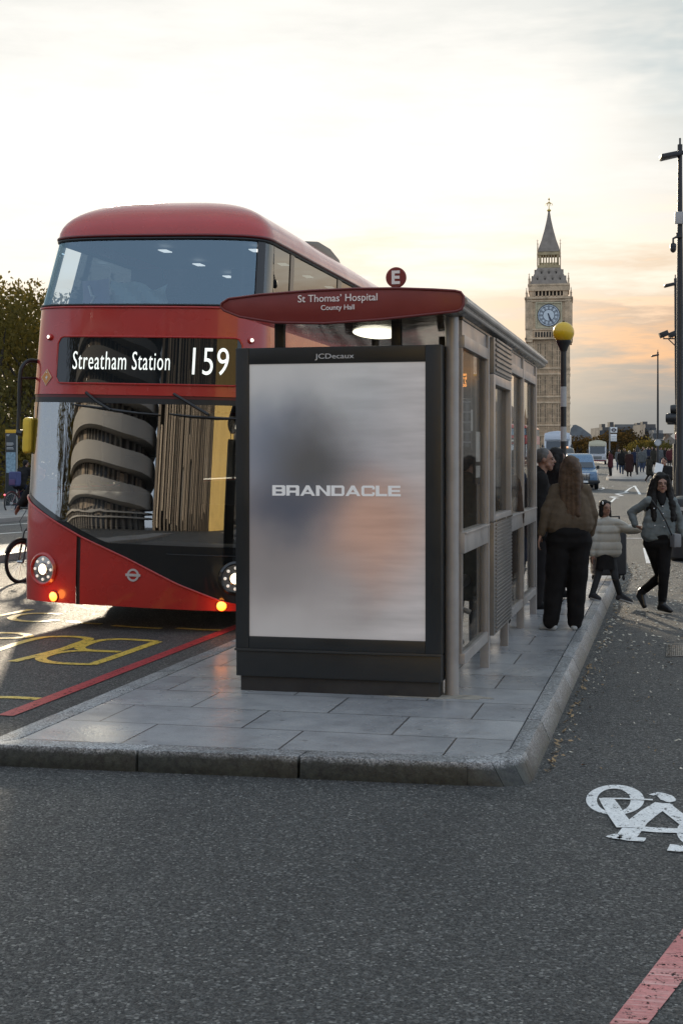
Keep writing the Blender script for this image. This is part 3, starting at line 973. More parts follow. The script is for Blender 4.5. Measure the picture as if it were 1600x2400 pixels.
# --- upper glass, pillars, roof
PXA, PXB = min(1.15, bx(604, 640)[0]), min(1.19, bx(622, 640)[0])
mb = patch([a for a in FR if a <= a_of(PXA, 3.6)], 3.30, 4.03, 8, -.008); mb.build('upper_front_window', GLASS_BUSUP, bus, angle=60, fix=False)
mb = patch([a_of(PXB, 3.6)] + [a for a in FR if a > a_of(PXB, 3.6) + .2] + SIDER, 3.30, 4.03, 6, -.008); mb.build('upper_side_window', GLASS_SIDE, bus, angle=60, fix=False)
mb = patch(SIDEL, 3.30, 4.03, 4, -.008); mb.build('upper_side_window', GLASS_BUSUP, bus, angle=60, fix=False)
PILL = M('window_pillar', (.02, .02, .021), .3)
def pillar(a0, a1, off=.0, z0=3.29, z1=4.04, m=PILL):
    patch([a0, (a0 + a1) / 2, a1], z0, z1, 6, off).build('window_pillar', m, bus, angle=60, fix=False)
pillar(a_of(PXA - .005, 3.6), a_of(PXB, 3.6))
pillar(-73.5, -71, .0)
pillar(96, 97.5); pillar(118, 120); pillar(-97.5, -96); pillar(-120, -118)
for m in (4.2, 6.0, 7.8, 9.4):
    pillar(90 + m * 10, 92 + m * 10); pillar(-92 - m * 10, -90 - m * 10)
MB().tube([bsurf(a, 3.31, .0) for a in FR], .012, 6).build('window_seal', BLACK, bus)
# a step in the roof edge over the front corner
MB().tube([bsurf(a, 4.05 , .012) for a in ALLC], .016, 8).build('roof_gutter', M('gutter_red', (.16, .012, .014), .35, coat=.4), bus)
MB().tube([bsurf(a, 4.022, .0) for a in ALLC], .014, 6).build('window_seal', BLACK, bus)
def roof_rows():
    rows = []
    W0 = interp(BW, 4.05); F0 = interp(BF, 4.05)
    n = 14
    for i in range(n + 1):
        th = R(90) * i / n
        wf = max(.0, math.cos(th)) ** .85; z = 4.05 + .50 * math.sin(th) ** .95
        W = W0 * wf; F = F0 - .02 + 1.25 * (1 - math.cos(th) ** .9 if th < R(90) else 1); D = BD * (.25 + .75 * wf)
        row = []
        for a in ALLC:
            if abs(a) <= 90:
                s, c = math.sin(R(abs(a))), max(0, math.cos(R(abs(a))))
                x = W * s ** (2 / BN); y = F + D * (1 - c ** (2 / BN))
            else:
                x = W; y = max(F + D, min(BLEN - .6 * (i / n), F0 + BD + (abs(a) - 90) / 10)) + (i / n) * .0
            zz = z - .12 * (max(0, y - 2) / 9) ** 1.0 * math.sin(th)
            row.append(Vector((math.copysign(x, a), y, zz)))
        rows.append(row)
    return rows
mb = MB().grid(roof_rows()); roof = mb.build('roof', BUSRED, bus, angle=60, fix=False)
# roof pod (air intake) and seam
mb = MB()
for i, (y, h) in enumerate(((3.0, 0), (3.15, .05), (3.5, .10), (4.0, .10), (4.6, .05), (4.8, 0))): pass
prof = [(3.0, 4.30), (3.2, 4.40), (3.7, 4.47), (4.3, 4.47), (4.8, 4.40), (5.0, 4.30)]
mb.prism([(y, z) for y, z in prof][::-1] , .62, .95, 'x'); mb.build('roof_pod', M('roof_pod_grey', (.05, .045, .045), .4), roof, bevel=.03)
# --- sides: lower deck windows (dark) and wheels
for s in (-1, 1):
    cs = sorted([s * (90 + 10 * m) for m in (.5, 1.2, 2.0, 3.2, 4.4, 5.6, 6.8, 8.0, 9.2, 10.0)])
    if s == 1:
        mb = patch(SIDER, lambda x: .28, lambda x: 1.16, 3, .0)
    else:
        mb = patch(SIDEL, lambda x: diag(-1.3), lambda x: 1.40, 1, .0)
    mb.build('side_panel', BUSRED, bus, fix=False)
    mb = patch(cs, 1.42 if s < 0 else 1.17, 2.36, 4, -.004); mb.build('lower_side_window', GLASS_BUS, bus, angle=60, fix=False)
    for m in (2.0, 4.4, 6.8, 9.2):
        patch([s * (90 + 10 * m), s * (91.2 + 10 * m)], 1.17, 2.36, 2, .003).build('window_pillar', PILL, bus, fix=False)
TYRE = M('tyre', (.015, .015, .015), .8, var=.2)
HUB = M('wheel_hub', (.16, .16, .16), .4, metal=.5)
def wheel(parent, x, y, r, w, name='wheel', s=1):
    Mx = Matrix.Rotation(R(90), 4, 'Y')
    mb = MB(); mb.lathe([(r * .62, -w / 2), (r * .92, -w / 2), (r, -w * .36), (r, w * .36), (r * .92, w / 2), (r * .62, w / 2)], 28, (x, y, r), Mx)
    t = mb.build(name, TYRE, parent)
    mb = MB(); mb.lathe([(.02, w * .30 * s), (r * .3, w * .36 * s), (r * .45, w * .2 * s), (r * .6, w * .42 * s), (r * .66, w * .44 * s)], 24, (x, y, r), Mx)
    mb.build('hub', HUB, t)
    return t
for y in (2.75, 8.4):
    for s in (-1, 1): wheel(bus, s * 1.08, y, .48, .3, 'wheel', s)
# --- insides
INT = M('bus_interior', (.07, .075, .078), .6, var=.15, vscale=2)
INTD = M('bus_interior_dark', (.028, .03, .032), .6)
mb = MB()
mb.box(-1.19, 1.19, 1.0, 11.0, .32, .38)
mb.box(-1.17, 1.17, .75, 11.0, 2.40, 2.46); mb.box(-1.17, 1.17, .75, 11.0, 3.22, 3.27)
mb.box(-1.18, 1.18, 10.9, 11.1, .3, 4.2)
mb.build('deck', INT, bus, smooth=False)
mb = MB()
mb.box(-1.18, -1.15, 1.0, 10.8, .38, 1.38); mb.box(1.15, 1.18, 1.0, 10.8, .38, 1.15)
mb.box(-1.13, 1.13, 2.6, 2.66, .38, 1.2); mb.box(-.2, -.14, 1.35, 2.7, .38, 2.3)
mb.box(-1.14, -.2, 2.55, 2.6, 1.2, 2.4)
mb.build('partition', INTD, bus, smooth=False)
mb = MB(); mb.grid([[(x, y, 4.24 - .10 * (x / 1.1) ** 2) for x in (-1.1, -.6, 0, .6, 1.1)] for y in (1.6, 4, 7, 11)]); mb.build('upper_ceiling', M('bus_ceiling', (.10, .10, .10), .6), bus, fix=False)
for y in (2.2, 3.4, 4.6, 5.8):
    for x in (-.55, .55): mb = MB(); mb.box(x - .05, x + .05, y, y + .2, 4.155, 4.165); mb.build('ceiling_light', lamp('bus_interior_lamps', (1, .98, .94), 1.0), bus, smooth=False)
SEAT = M('seat_moquette', (.07, .03, .035), .8, var=.3, vscale=12)
for y in (2.1, 3.0):
    for x in (-.85, -.4, .4, .85):
        mb = MB(); mb.box(x - .2, x + .2, y, y + .42, 3.62, 3.72); mb.box(x - .2, x + .2, y + .38, y + .46, 3.7, 3.98)
        mb.build('seat', SEAT, bus, bevel=.03)
# dash, steering wheel, driver's seat
mb = MB()
pr = [(.95, 1.02), (.45, 1.02), (.42, 1.18), (.55, 1.34), (.95, 1.38)]
mb.prism(pr[::-1], -1.05, -.12, 'x'); mb.prism([(1.0, .5), (.35, .5), (.35, .80), (.6, .86), (1.0, .86)][::-1], -.1, 1.05, 'x')
dash = mb.build('dashboard', M('dash_grey', (.10, .11, .115), .5, var=.1), bus, bevel=.04)
mb = MB(); Mt = Matrix.Translation((-.62, .98, 1.43)) @ Matrix.Rotation(R(-32), 4, 'X')
mb.tube([Mt @ Vector((.24 * math.cos(2 * PI * k / 28), .24 * math.sin(2 * PI * k / 28), 0)) for k in range(28)], .017, 8, closed=True)
for k in (0, 1, 2): mb.tube([Mt @ Vector((0, 0, -.03)), Mt @ Vector((.24 * math.cos(R(90 + 120 * k)), .24 * math.sin(R(90 + 120 * k)), 0))], .013, 6)
mb.build('steering_wheel', BLACK, dash)
mb = MB(); mb.box(-.86, -.38, 1.55, 2.0, .9, 1.02); mb.box(-.86, -.38, 1.95, 2.08, 1.0, 1.75); mb.box(-.74, -.5, 1.96, 2.06, 1.75, 1.95); mb.build('driver_seat', INTD, bus, bevel=.04)
# notice and pale cloth behind the upper glass
mb = MB()
for i in range(1): pass
g = [[(-.98 + .42 * u_ / 6, .95 - .25 * u_ / 6 + .02 * math.sin(u_ * 1.3 + v2 * .8), 3.34 + .30 * v2 / 5) for u_ in range(7)] for v2 in range(6)]
mb.grid(g); note = mb.build('notice', M('notice_purple', (.12, .07, .16), .5, var=.1), bus, fix=False)
mb = MB(); q = [(-.86, .875, 3.58), (-.82, .86, 3.47), (-.77, .835, 3.46), (-.81, .86, 3.41), (-.84, .87, 3.37)]
mb.tube([Vector(p) + Vector((0, -.03, 0)) for p in q], .014, 6); mb.build('motif', WHITEP, note)
g = [[(-.55 + .62 * u_ / 12, .74 + .05 * math.sin(u_ * 1.1 + v2), 3.32 + (.30 - .10 * abs(math.sin(u_ * .5)) * (1 if u_ > 5 else .2)) * v2 / 6) for u_ in range(13)] for v2 in range(7)]
mb = MB(); mb.grid(g); mb.build('pale_cloth', M('cloth_pale', (.42, .52, .50), .8, var=.1), bus, fix=False)
# --- lamps
CHROME = M('lamp_chrome', (.45, .43, .40), .2, metal=.9)
def frame_at(x, z, off=0.0):
    a = a_of(x, z)
    p = bsurf(a, z, off)
    n = (bsurf(a, z, .1) - bsurf(a, z)).normalized()
    q = n.to_track_quat('Z', 'Y')
    return Matrix.Translation(p) @ q.to_matrix().to_4x4()
for px_, py_, xs_ in ((102, 1334, -1.065), (551, 1356, 1.065)):
    F_ = frame_at(*bx(px_, py_), .004)
    mb = MB(); mb.lathe([(.172, -.03), (.172, .006), (.152, .022), (.138, .016), (.138, -.01)], 36, M=F_, cap=False)
    hl = mb.build('headlight', BUSRED if xs_ < 0 else BLKGLOSS, bus)
    mb = MB(); mb.lathe([(.139, .0), (.07, .004)], 36, M=F_, cap=False); mb.build('reflector', CHROME, hl)
    mb = MB(); mb.lathe([(.071, .002), (.064, .014), (.056, .016)], 30, M=F_, cap=False); mb.build('bezel', CHROME, hl)
    mb = MB(); mb.lathe([(.056, .010), (.04, .022), (.015, .028)], 24, M=F_); mb.build('lens', L_HEAD, hl)
    for k in range(8):
        mb = MB()
        c = Vector((.104 * math.cos(2 * PI * k / 8), .104 * math.sin(2 * PI * k / 8), .008))
        mb.lathe([(.016, 0), (.012, .007), (.004, .009)], 12, M=F_ @ Matrix.Translation(c))
        mb.build('led', lamp('led_white', (1, .93, .8), .55), hl)
for px_, py_, xs_ in ((126, 1398, -.965), (519, 1420, .90)):
    F_ = frame_at(*bx(px_, py_), .003)
    mb = MB(); mb.lathe([(.062, -.01), (.060, .008), (.050, .012)], 24, M=F_, cap=False); il = mb.build('indicator', M('indicator_rim', (.25, .03, .01), .4), bus)
    mb = MB(); mb.lathe([(.051, .006), (.035, .02), (.012, .025)], 20, M=F_); mb.build('lens', L_AMBER, il)
    ld = bpy.data.lights.new('indicator_light', 'POINT'); ld.energy = 1.1; ld.color = (1, .30, .05); ld.shadow_soft_size = .05
    lo = bpy.data.objects.new('indicator_light', ld); COL.objects.link(lo); lo.parent = il; lo.location = F_ @ Vector((0, 0, .16))
for px_, py_, xs_ in ((118, 790, -1.03), (588, 798, 1.14)):
    F_ = frame_at(*bx(px_, py_), .0)
    mb = MB(); mb.lathe([(.036, -.005), (.034, .02), (.022, .03)], 16, M=F_, cap=True); ml = mb.build('marker_lamp', BUSRED, bus)
    mb = MB(); mb.ell((0, 0, .03), (.02, .013, .012), M=F_.to_3x3().to_4x4()) if False else mb.lathe([(.02, .028), (.012, .036), (.004, .038)], 12, M=F_); mb.build('lens', lamp('marker_lit', (1, .93, .78), 2.0), ml)
# roundel badge, warning diamond
F_ = frame_at(*bx(312, 1348), .003)
BADGE = M('badge_white', (.55, .52, .52), .4)
mb = MB(); mb.lathe([(.064, 0), (.064, .006), (.044, .006), (.044, 0)], 36, M=F_, cap=False); mb.box(-.079, .079, -.013, .013, .001, .008, F_); mb.build('roundel_badge', BADGE, bus, fix=True)
xd, zd = bx(110, 884)
F_ = frame_at(xd, zd, .004)
ORG = M('diamond_orange', (.62, .25, .06), .5)
mb = MB(); mb.prism([(-.077, 0), (0, -.088), (.077, 0), (0, .088)], 0, .003, M=F_); dm = mb.build('warning_diamond', M('diamond_edge', (.75, .55, .4), .5), bus, smooth=False)
mb = MB(); mb.prism([(-.068, 0), (0, -.078), (.068, 0), (0, .078)], .0, .0045, M=F_); mb.build('diamond_face', ORG, dm, smooth=False)
mb = MB(); mb.prism([(-.004, -.035), (.022, .008), (.004, .006), (.010, .030), (-.016, -.008), (.000, -.006)], .0, .006, M=F_); mb.lathe([(.008, 0), (.008, .006)], 10, M=F_ @ Matrix.Translation((0, .052, 0))); mb.build('bolt_mark', WHITEP, dm, smooth=False)
# wipers
def wl(pts, off): return [bsurf(a_of(x, z), z, off) for x, z in pts]
mb = MB(); mb.tube(wl([(-.52, 2.40), (-.40, 2.31), (-.24, 2.225)], .05), .016, 6); mb.tube(wl([(-.68, 2.275), (-.45, 2.255), (-.2, 2.225), (.05, 2.2), (.27, 2.19)], .03), [.008, .013, .017, .013, .008], 6)
mb.build('wiper', BLACK, bus)
mb = MB(); mb.tube(wl([(.42, 2.40), (.6, 2.30), (.78, 2.20)], .05), .016, 6); mb.tube(wl([(.38, 2.20), (.6, 2.18), (.85, 2.17), (1.05, 2.17)], .03), [.008, .013, .016, .010], 6)
mb.build('wiper', BLACK, bus)
# offside mirror: black hoop and yellow housing
pm = [Vector(p) for p in ((-1.19, .52, 2.72), (-1.30, .40, 2.74), (-1.35, .32, 2.68), (-1.37, .30, 2.55), (-1.37, .30, 2.2), (-1.37, .29, 1.98))]
mb = MB(); mb.tube(dense([tuple(p) for p in pm]), .022, 8); mb.tube([(-1.22, .5, 2.56), (-1.36, .3, 2.55)], .016, 6); mb.tube([(-1.37, .29, 1.98), (-1.30, .27, 1.97)], .035, 10)
mir = mb.build('mirror_arm', BLACK, bus)
mb = MB(); mb.box(-1.31, -1.205, .24, .40, 1.76, 2.14); mb.build('mirror_housing', M('mirror_yellow', (.80, .55, .06), .5, var=.08), mir, bevel=.05, seg=3)

# ================================================================== ADVERTISING PANEL
PZ = KT - .003
FY = 9.43
def fy(px, py): return YP(px, py, FY)
ad = thing('advertising_panel', 'tall black advertising panel with a glowing poster screen at the front of the shelter', 'advertising panel', (0, 0, 0))
xl, xr = fy(552, 1200).x, fy(1034, 1200).x
ztop, zseam, zbot = fy(800, 811).z, fy(800, 1529).z, fy(800, 1594).z
D_ = .24
ad.location = ((xl + xr) / 2, FY + D_ / 2, PZ)
o0 = ad.location.copy()
def aloc(mb): mb.v = [(v[0] - o0.x, v[1] - o0.y, v[2] - o0.z) for v in mb.v]; return mb
sx0, sx1, sz0, sz1 = fy(583, 1200).x, fy(996, 1200).x, fy(800, 1498).z, fy(800, 850).z
mb = MB()
mb.box(xl, sx0, FY, FY + D_, zseam, ztop); mb.box(sx1, xr, FY, FY + D_, zseam, ztop)
mb.box(sx0 + .0005, sx1 - .0005, FY + .002, FY + D_ - .002, zseam, sz0); mb.box(sx0 + .0005, sx1 - .0005, FY + .002, FY + D_ - .002, sz1, ztop - .001)
aloc(mb).build('frame', POSTER_FRAME, ad, bevel=.005)
mb = MB(); mb.box(sx0, sx1, FY + .035, FY + D_ - .01, sz0, sz1); aloc(mb).build('back_box', POSTER_FRAME, ad, smooth=False)
mb = MB(); mb.box(xl + .002, xr - .002, FY + .006, FY + D_ - .006, zbot + .003, zseam - .008); aloc(mb).build('lower_panel', POSTER_FRAME, ad, bevel=.006)
mb = MB(); mb.box(xl - .006, xr + .004, FY - .010, FY + .03, zseam - .009, zseam + .006); aloc(mb).build('ledge', M('ledge_dark', (.035, .036, .036), .3), ad, bevel=.003)
mb = MB(); mb.box(xl + .03, xr - .02, FY + .03, FY + D_ - .03, PZ - .01, zbot + .002); aloc(mb).build('plinth', M('plinth_dark', (.022, .02, .019), .6, var=.3, dirt=.4, dcol=(.07, .06, .05)), ad, smooth=False)
# the poster: a soft out-of-focus blend of grey, slate blue and dull peach
m = bpy.data.materials.new('poster_image'); m.use_nodes = True
t = NT(m.node_tree)
b = t.n('ShaderNodeBsdfPrincipled'); t.put(t.n('ShaderNodeOutputMaterial').inputs[0], b)
gen = t.n('ShaderNodeTexCoord').outputs['Generated']
sp = t.n('ShaderNodeSeparateXYZ'); t.put(sp.inputs[0], gen)
gx, gzz = sp.outputs[0], sp.outputs[2]
wob = t.noise(t.mapping(gen, scale=(1.4, 1, 2.2)), 1.7, 3, .5)
wz = t.math('ADD', gzz, t.math('MULTIPLY', t.math('SUBTRACT', wob, .5), .22))
base = t.ramp(wz, [(0, (.44, .42, .41)), (.16, (.37, .335, .325)), (.32, (.33, .285, .275)), (.5, (.34, .31, .31)), (.66, (.36, .345, .36)), (.84, (.42, .425, .435)), (1, (.54, .54, .54))])
def blob(cx, cz, rx, rz):
    dx = t.math('DIVIDE', t.math('SUBTRACT', gx, cx), rx); dz = t.math('DIVIDE', t.math('SUBTRACT', wz, cz), rz)
    return t.maprange(t.math('SQRT', t.math('ADD', t.math('MULTIPLY', dx, dx), t.math('MULTIPLY', dz, dz))), 0.1, 1, 1, 0, True)
c = t.mix(t.math('MULTIPLY', t.maprange(gx, .62, 1.0, 0, 1, True), .7), base, (.54, .50, .49, 1))
c = t.mix(t.math('MULTIPLY', blob(.72, .40, .46, .30), .85), c, (.54, .32, .235, 1))
c = t.mix(t.math('MULTIPLY', blob(.15, .70, .42, .30), .75), c, (.15, .185, .25, 1))
c = t.mix(t.math('MULTIPLY', blob(.36, .64, .42, .30), 1.0), c, (.105, .105, .108, 1))
c = t.mix(t.math('MULTIPLY', blob(.20, .46, .46, .20), .85), c, (.075, .085, .115, 1))
c = t.mix(t.math('MULTIPLY', blob(.14, .26, .5, .22), .5), c, (.17, .165, .165, 1))
st = t.noise(t.mapping(gen, rot=(0, R(8), 0), scale=(1.0, 1, 11)), 2.2, 3, .5)
c = t.mix(t.math('MULTIPLY', t.maprange(gx, .35, .8), .5), c, t.mix(1, c, t.ramp(st, [(.35, .78), (.65, 1.2)]), 'MULTIPLY'))
c = t.mix(1, c, (.78, .78, .78, 1), 'MULTIPLY')
t.put(b.inputs['Base Color'], c); t.put(b.inputs['Emission Color'], c)
b.inputs['Emission Strength'].default_value = .42; b.inputs['Roughness'].default_value = .16; b.inputs['Coat Weight'].default_value = .12
mb = MB(); mb.box(sx0 + .001, sx1 - .001, FY + .014, FY + .030, sz0 + .001, sz1 - .001); pst = aloc(mb).build('poster', m, ad, smooth=False)
TXTG = M('lettering_grey', (.58, .58, .58), .5, emis=(.5, .5, .5), estr=.36)
def put_text(name, txt, px0, px1, py, hpx, Yp, mat, parent, off, **kw):
    a_, b_ = YP(px0, py, Yp), YP(px1, py, Yp)
    h = abs(YP(px0, py - hpx / 2, Yp).z - YP(px0, py + hpx / 2, Yp).z)
    me = fit_text(txt, b_.x - a_.x, h, **kw)
    me.transform(Matrix.Translation(((a_.x + b_.x) / 2 - off.x, Yp - off.y, a_.z - off.z)) @ STAND)
    return link(name, me, mat, parent)
def wordmark():
    """wide square capitals, one flat piece per letter"""
    S, C = .35, .20
    RE = lambda a, b, c, d: [(a, c), (b, c), (b, d), (a, d)]
    W_ = 1.32
    bowl = lambda z0, z1: [[(W_ - .42, z0), (W_ - .14, z0), (W_, z0 + .10), (W_, z1 - .10), (W_ - .14, z1), (W_ - .42, z1), (W_ - .42, z1 - .22), (W_ - .36, z1 - .22), (W_ - .33, z1 - .25), (W_ - .33, z0 + .25), (W_ - .36, z0 + .22), (W_ - .42, z0 + .22)]]
    L_ = {'B': [RE(0, S, 0, 1), RE(S, W_ - .42, .81, 1), RE(S, W_ - .42, .41, .60), RE(S, W_ - .42, 0, .19)] + bowl(.41, 1.0) + bowl(0, .60),
          'R': [RE(0, S, 0, 1), RE(S, W_ - .42, .79, 1), RE(S, W_ - .42, .29, .49)] + bowl(.29, 1.0) + [RE(W_ - S, W_, 0, .36)],
          'A': [[(0, 0), (.31, 0), (.86, .80), (.72, 1), (.60, 1)], [(1.50, 0), (1.19, 0), (.64, .80), (.72, 1), (.90, 1)], RE(.42, 1.08, .18, .36)],
          'N': [RE(0, S, 0, 1), RE(W_ + .1 - S, W_ + .1, 0, 1), [(S, 1), (S - .2, 1), (S - .02, .74), (W_ + .1 - S, 0), (W_ + .3 - S, 0), (W_ + .12 - S, .28)]],
          'D': [RE(0, S, 0, 1), RE(S, W_ - .2, .79, 1), RE(S, W_ - .2, 0, .21), [(W_ - .22, 0), (W_ - .12, .02), (W_, .16), (W_, .84), (W_ - .12, .98), (W_ - .22, 1), (W_ - .27, .8), (W_ - .27, .2)]],
          'C': [[(.22, 0), (.12, .02), (0, .16), (0, .84), (.12, .98), (.22, 1), (.27, .8), (.27, .2)], RE(.2, W_ - .2, .79, 1), RE(.2, W_ - .2, 0, .21), [(W_ - .22, .79), (W_ - .22, 1), (W_ - .12, .98), (W_, .84), (W_, .64), (W_ - .27, .64)], [(W_ - .22, .21), (W_ - .22, 0), (W_ - .12, .02), (W_, .16), (W_, .36), (W_ - .27, .36)]],
          'L': [RE(0, S, 0, 1), RE(S, W_ - .2, 0, .22)], 'E': [RE(0, S, 0, 1), RE(S, W_ - .12, .79, 1), RE(S, W_ - .16, .41, .59), RE(S, W_ - .08, 0, .21)]}
    a_, b_ = YP(637, 1150, FY), YP(938, 1150, FY)
    h = abs(YP(700, 1138, FY).z - YP(700, 1162.5, FY).z)
    x, z0 = 0, YP(787, 1162.5, FY).z
    wd = {'B': 1.32, 'R': 1.32, 'A': 1.50, 'N': 1.42, 'D': 1.32, 'C': 1.32, 'L': 1.12, 'E': 1.24}
    tot = sum(wd[c] for c in 'BRANDACLE') + 8 * .10
    kx = (b_.x - a_.x) / tot
    for c in 'BRANDACLE':
        mb = MB()
        for i, pl in enumerate(L_[c]):
            mb.prism([((x + p) * kx, q * h) for p, q in pl], FY + .0095 + i * .0003, FY + .0135, 'y')
        mb.v = [(v[0] + a_.x - o0.x, v[1] - o0.y, v[2] + z0 - o0.z) for v in mb.v]
        mb.build('letter', TXTG, pst, smooth=False); x += wd[c] + .10
wordmark()
put_text('maker_name', 'JCDecaux', 738, 829, 836.5, 15.5, FY - .0005, M('maker_lettering', (.80, .80, .80), .5), ad, o0)
# bolt-down brackets up to the roof
for px in (657, 930):
    c = YP(px, 790, 9.56)
    mb = MB(); mb.box(c.x - .033, c.x + .033, 9.52, 9.58, ztop - .02, 2.74); aloc(mb).build('roof_bracket', BLACK, ad, bevel=.004)

# ================================================================== BUS SHELTER
sh_ = thing('bus_shelter', 'grey metal and glass bus shelter with a red name board under its curved roof', 'bus shelter', (-2.2, 12.2, PZ))
so = sh_.location.copy()
def sloc(mb): mb.v = [(v[0] - so.x, v[1] - so.y, v[2] - so.z) for v in mb.v]; return mb
XS = -1.43
ry0, ry1 = 9.25, 15.38
top = [(-3.03, 2.815), (-2.98, 2.845), (-2.75, 2.868), (-2.4, 2.885), (-2.1, 2.89), (-1.8, 2.885), (-1.55, 2.870), (-1.41, 2.858), (-1.372, 2.848), (-1.352, 2.82)]
bot = [(-1.352, 2.765), (-1.366, 2.735), (-1.40, 2.722), (-1.6, 2.705), (-1.9, 2.68), (-2.3, 2.662), (-2.65, 2.675), (-2.9, 2.72), (-3.01, 2.765), (-3.035, 2.79)]
prof = top + bot
ROOFM = M('roof_grey', (.075, .068, .064), .3, metal=.3, var=.15, dirt=.2)
mb = MB(); mb.prism([p for p in prof][::-1], ry0 + .03, ry1 - .03, 'y'); sloc(mb).build('roof', ROOFM, sh_, angle=40)
mb = MB(); mb.prism([p for p in prof][::-1], ry0, ry0 + .028, 'y'); fas = sloc(mb).build('name_board', SIGNRED, sh_, bevel=.006)
mb = MB(); mb.prism([p for p in prof][::-1], ry1 - .028, ry1, 'y'); sloc(mb).build('end_board', ROOFM, sh_, bevel=.008)
mb = MB(); mb.tube([(x, ry0 - .002, z) for x, z in prof], .0085, 8, closed=True); sloc(mb).build('name_board_rim', M('rim_red', (.16, .025, .022), .4), fas)
WLET = M('letters_white', (.72, .66, .64), .5, emis=(.7, .64, .62), estr=.10)
put_text('stop_name', 'St Thomas\u2019 Hospital', 698, 884, 702.5, 22.5, ry0 - .004, WLET, fas, so, bold=.004)
put_text('stop_place', 'County Hall', 752, 830, 722.5, 15.5, ry0 - .004, WLET, fas, so, bold=.004)
# under-roof lining: glossy wavy metal
m = M('roof_lining', (.13, .12, .115), .12, metal=.75, var=.12, vscale=1.5, bump=.55, bscale=3.2)
g = [[(x, y, z - .004) for x, z in [(-1.5, 2.716), (-1.7, 2.696), (-1.9, 2.678), (-2.3, 2.660), (-2.65, 2.673), (-2.88, 2.715)]] for y in [ry0 + .05 + i * .3 for i in range(21)]]
mb = MB(); mb.grid(g); sloc(mb).build('roof_lining', m, sh_, fix=False)
# gutter / bull-nose along the road side
mb = MB()
for off, r_ in (((-1.352, 2.79), .024), ((-1.372, 2.752), .016), ((-1.40, 2.848), .014)):
    mb.tube([(off[0], ry0 + .02, off[1]), (off[0], ry1, off[1])], r_, 10)
sloc(mb).build('gutter', SHELTER, sh_)
mb = MB(); mb.box(XS - .06, XS + .02, 9.62, 14.85, 2.702, 2.735); sloc(mb).build('roof_beam', ROOFM, sh_, bevel=.004)
# posts
mb = MB(); mb.lathe([(.048, 0), (.048, 2.71)], 28, (-1.484, 9.60, 0)); mb2 = sloc(mb); mb2.v = [(x, y, z + so.z) for x, y, z in mb2.v]
mb2.build('corner_post', SHELTER, sh_, angle=50)
PY = (10.92, 12.22, 13.52, 14.80)
for y in PY:
    mb = MB(); mb.box(XS - .035, XS + .035, y - .03, y + .03, PZ - .005, 2.70); mb.box(XS - .06, XS - .037, y - .04, y + .04, .30, 2.69)
    sloc(mb).build('post', SHELTER, sh_, bevel=.008)
# rails
bays = [(9.63, PY[0] - .03), (PY[0] + .03, PY[1] - .03), (PY[1] + .03, PY[2] - .03), (PY[2] + .03, PY[3] - .03)]
for i, (a_, b_) in enumerate(bays):
    if i == 1: continue
    for z0, z1, nm in ((.325, .40, 'lower_rail'), (1.09, 1.235, 'middle_rail'), (2.512, 2.598, 'upper_rail')):
        mb = MB(); mb.box(XS - .03, XS + .03, a_ - .002, b_ + .002, z0, z1)
        if nm == 'middle_rail': mb.box(XS - .055, XS + .045, a_ - .002, b_ + .002, z1 - .012, z1 + .004)
        sloc(mb).build(nm, SHELTER, sh_, bevel=.006)
    mb = MB(); mb.box(XS - .012, XS + .012, a_, b_, 2.598, 2.70); sloc(mb).build('head_panel', SHELTER, sh_, smooth=False)
    for z0, z1 in ((.40, 1.09), (1.239, 2.512)):
        mb = MB(); mb.box(XS - .004, XS + .004, a_, b_, z0, z1); sloc(mb).build('glass_pane', GLASS_SHELTER, sh_, smooth=False)
        for ya in (a_ + .012, b_ - .012): mb = MB(); mb.box(XS - .014, XS + .014, ya - .012, ya + .012, z0, z1); sloc(mb).build('glazing_bead', SHELTER, sh_, smooth=False)
# cabinet bay: slatted head, glazed notice, ribbed lower panel
ca, cb = bays[1]
XC0, XC1 = XS - .03, XS + .065
RIB = M('ribbed_metal', (.20, .19, .18), .38, metal=.35, var=.12, vscale=4, dirt=.3, dcol=(.10, .09, .075))
def ribs(z0, z1, pitch, name, dz=0.0):
    mb = MB(); mb.box(XC0, XC1, ca + .02, cb, z0, z1)
    z = z0 + pitch * .5
    while z < z1 - pitch * .4:
        mb.prism([(ca + .11, z), (cb - .05, z), (cb - .05, z + pitch * .5), (ca + .11, z + pitch * .5)], XC1 - .001, XC1 + .012, 'x')
        z += pitch
    sloc(mb).build(name, RIB, sh_, bevel=.004)
ribs(2.412, 2.695, .040, 'slatted_head')
ribs(.36, 1.245, .030, 'ribbed_panel')
mb = MB()
mb.box(XC0, XC1, ca + .02, ca + .12, 1.25, 2.408); mb.box(XC0, XC1, cb - .05, cb, 1.25, 2.408)
mb.box(XC0, XC1 - .001, ca + .121, cb - .051, 1.25, 1.30); mb.box(XC0, XC1 - .001, ca + .121, cb - .051, 2.33, 2.408)
cf = sloc(mb).build('cabinet_frame', SHELTER, sh_, bevel=.006)
mb = MB(); mb.box(XC1 - .05, XC1 - .042, ca + .12, cb - .05, 1.30, 2.33); sloc(mb).build('cabinet_glass', GLASS_SHELTER, sh_, smooth=False)
mb = MB(); mb.box(XC0 + .01, XC0 + .018, ca + .12, cb - .05, 1.30, 2.33); sloc(mb).build('cabinet_glass', GLASS_SHELTER, sh_, smooth=False)
mb = MB(); mb.box(XC1 + .004, XC1 + .014, ca + .10, cb - .04, 1.247, 1.262); sloc(mb).build('cabinet_sill', STEEL, sh_, smooth=False)
# perch seat inside
mb = MB(); mb.tube([(XS - .28, 10.2, .72), (XS - .28, 14.7, .72)], .05, 12)
for y in (10.4, 12.2, 14.5): mb.tube([(XS - .28, y, .70), (XS - .04, y, .60)], .02, 8)
sloc(mb).build('perch_rail', SHELTER, sh_)
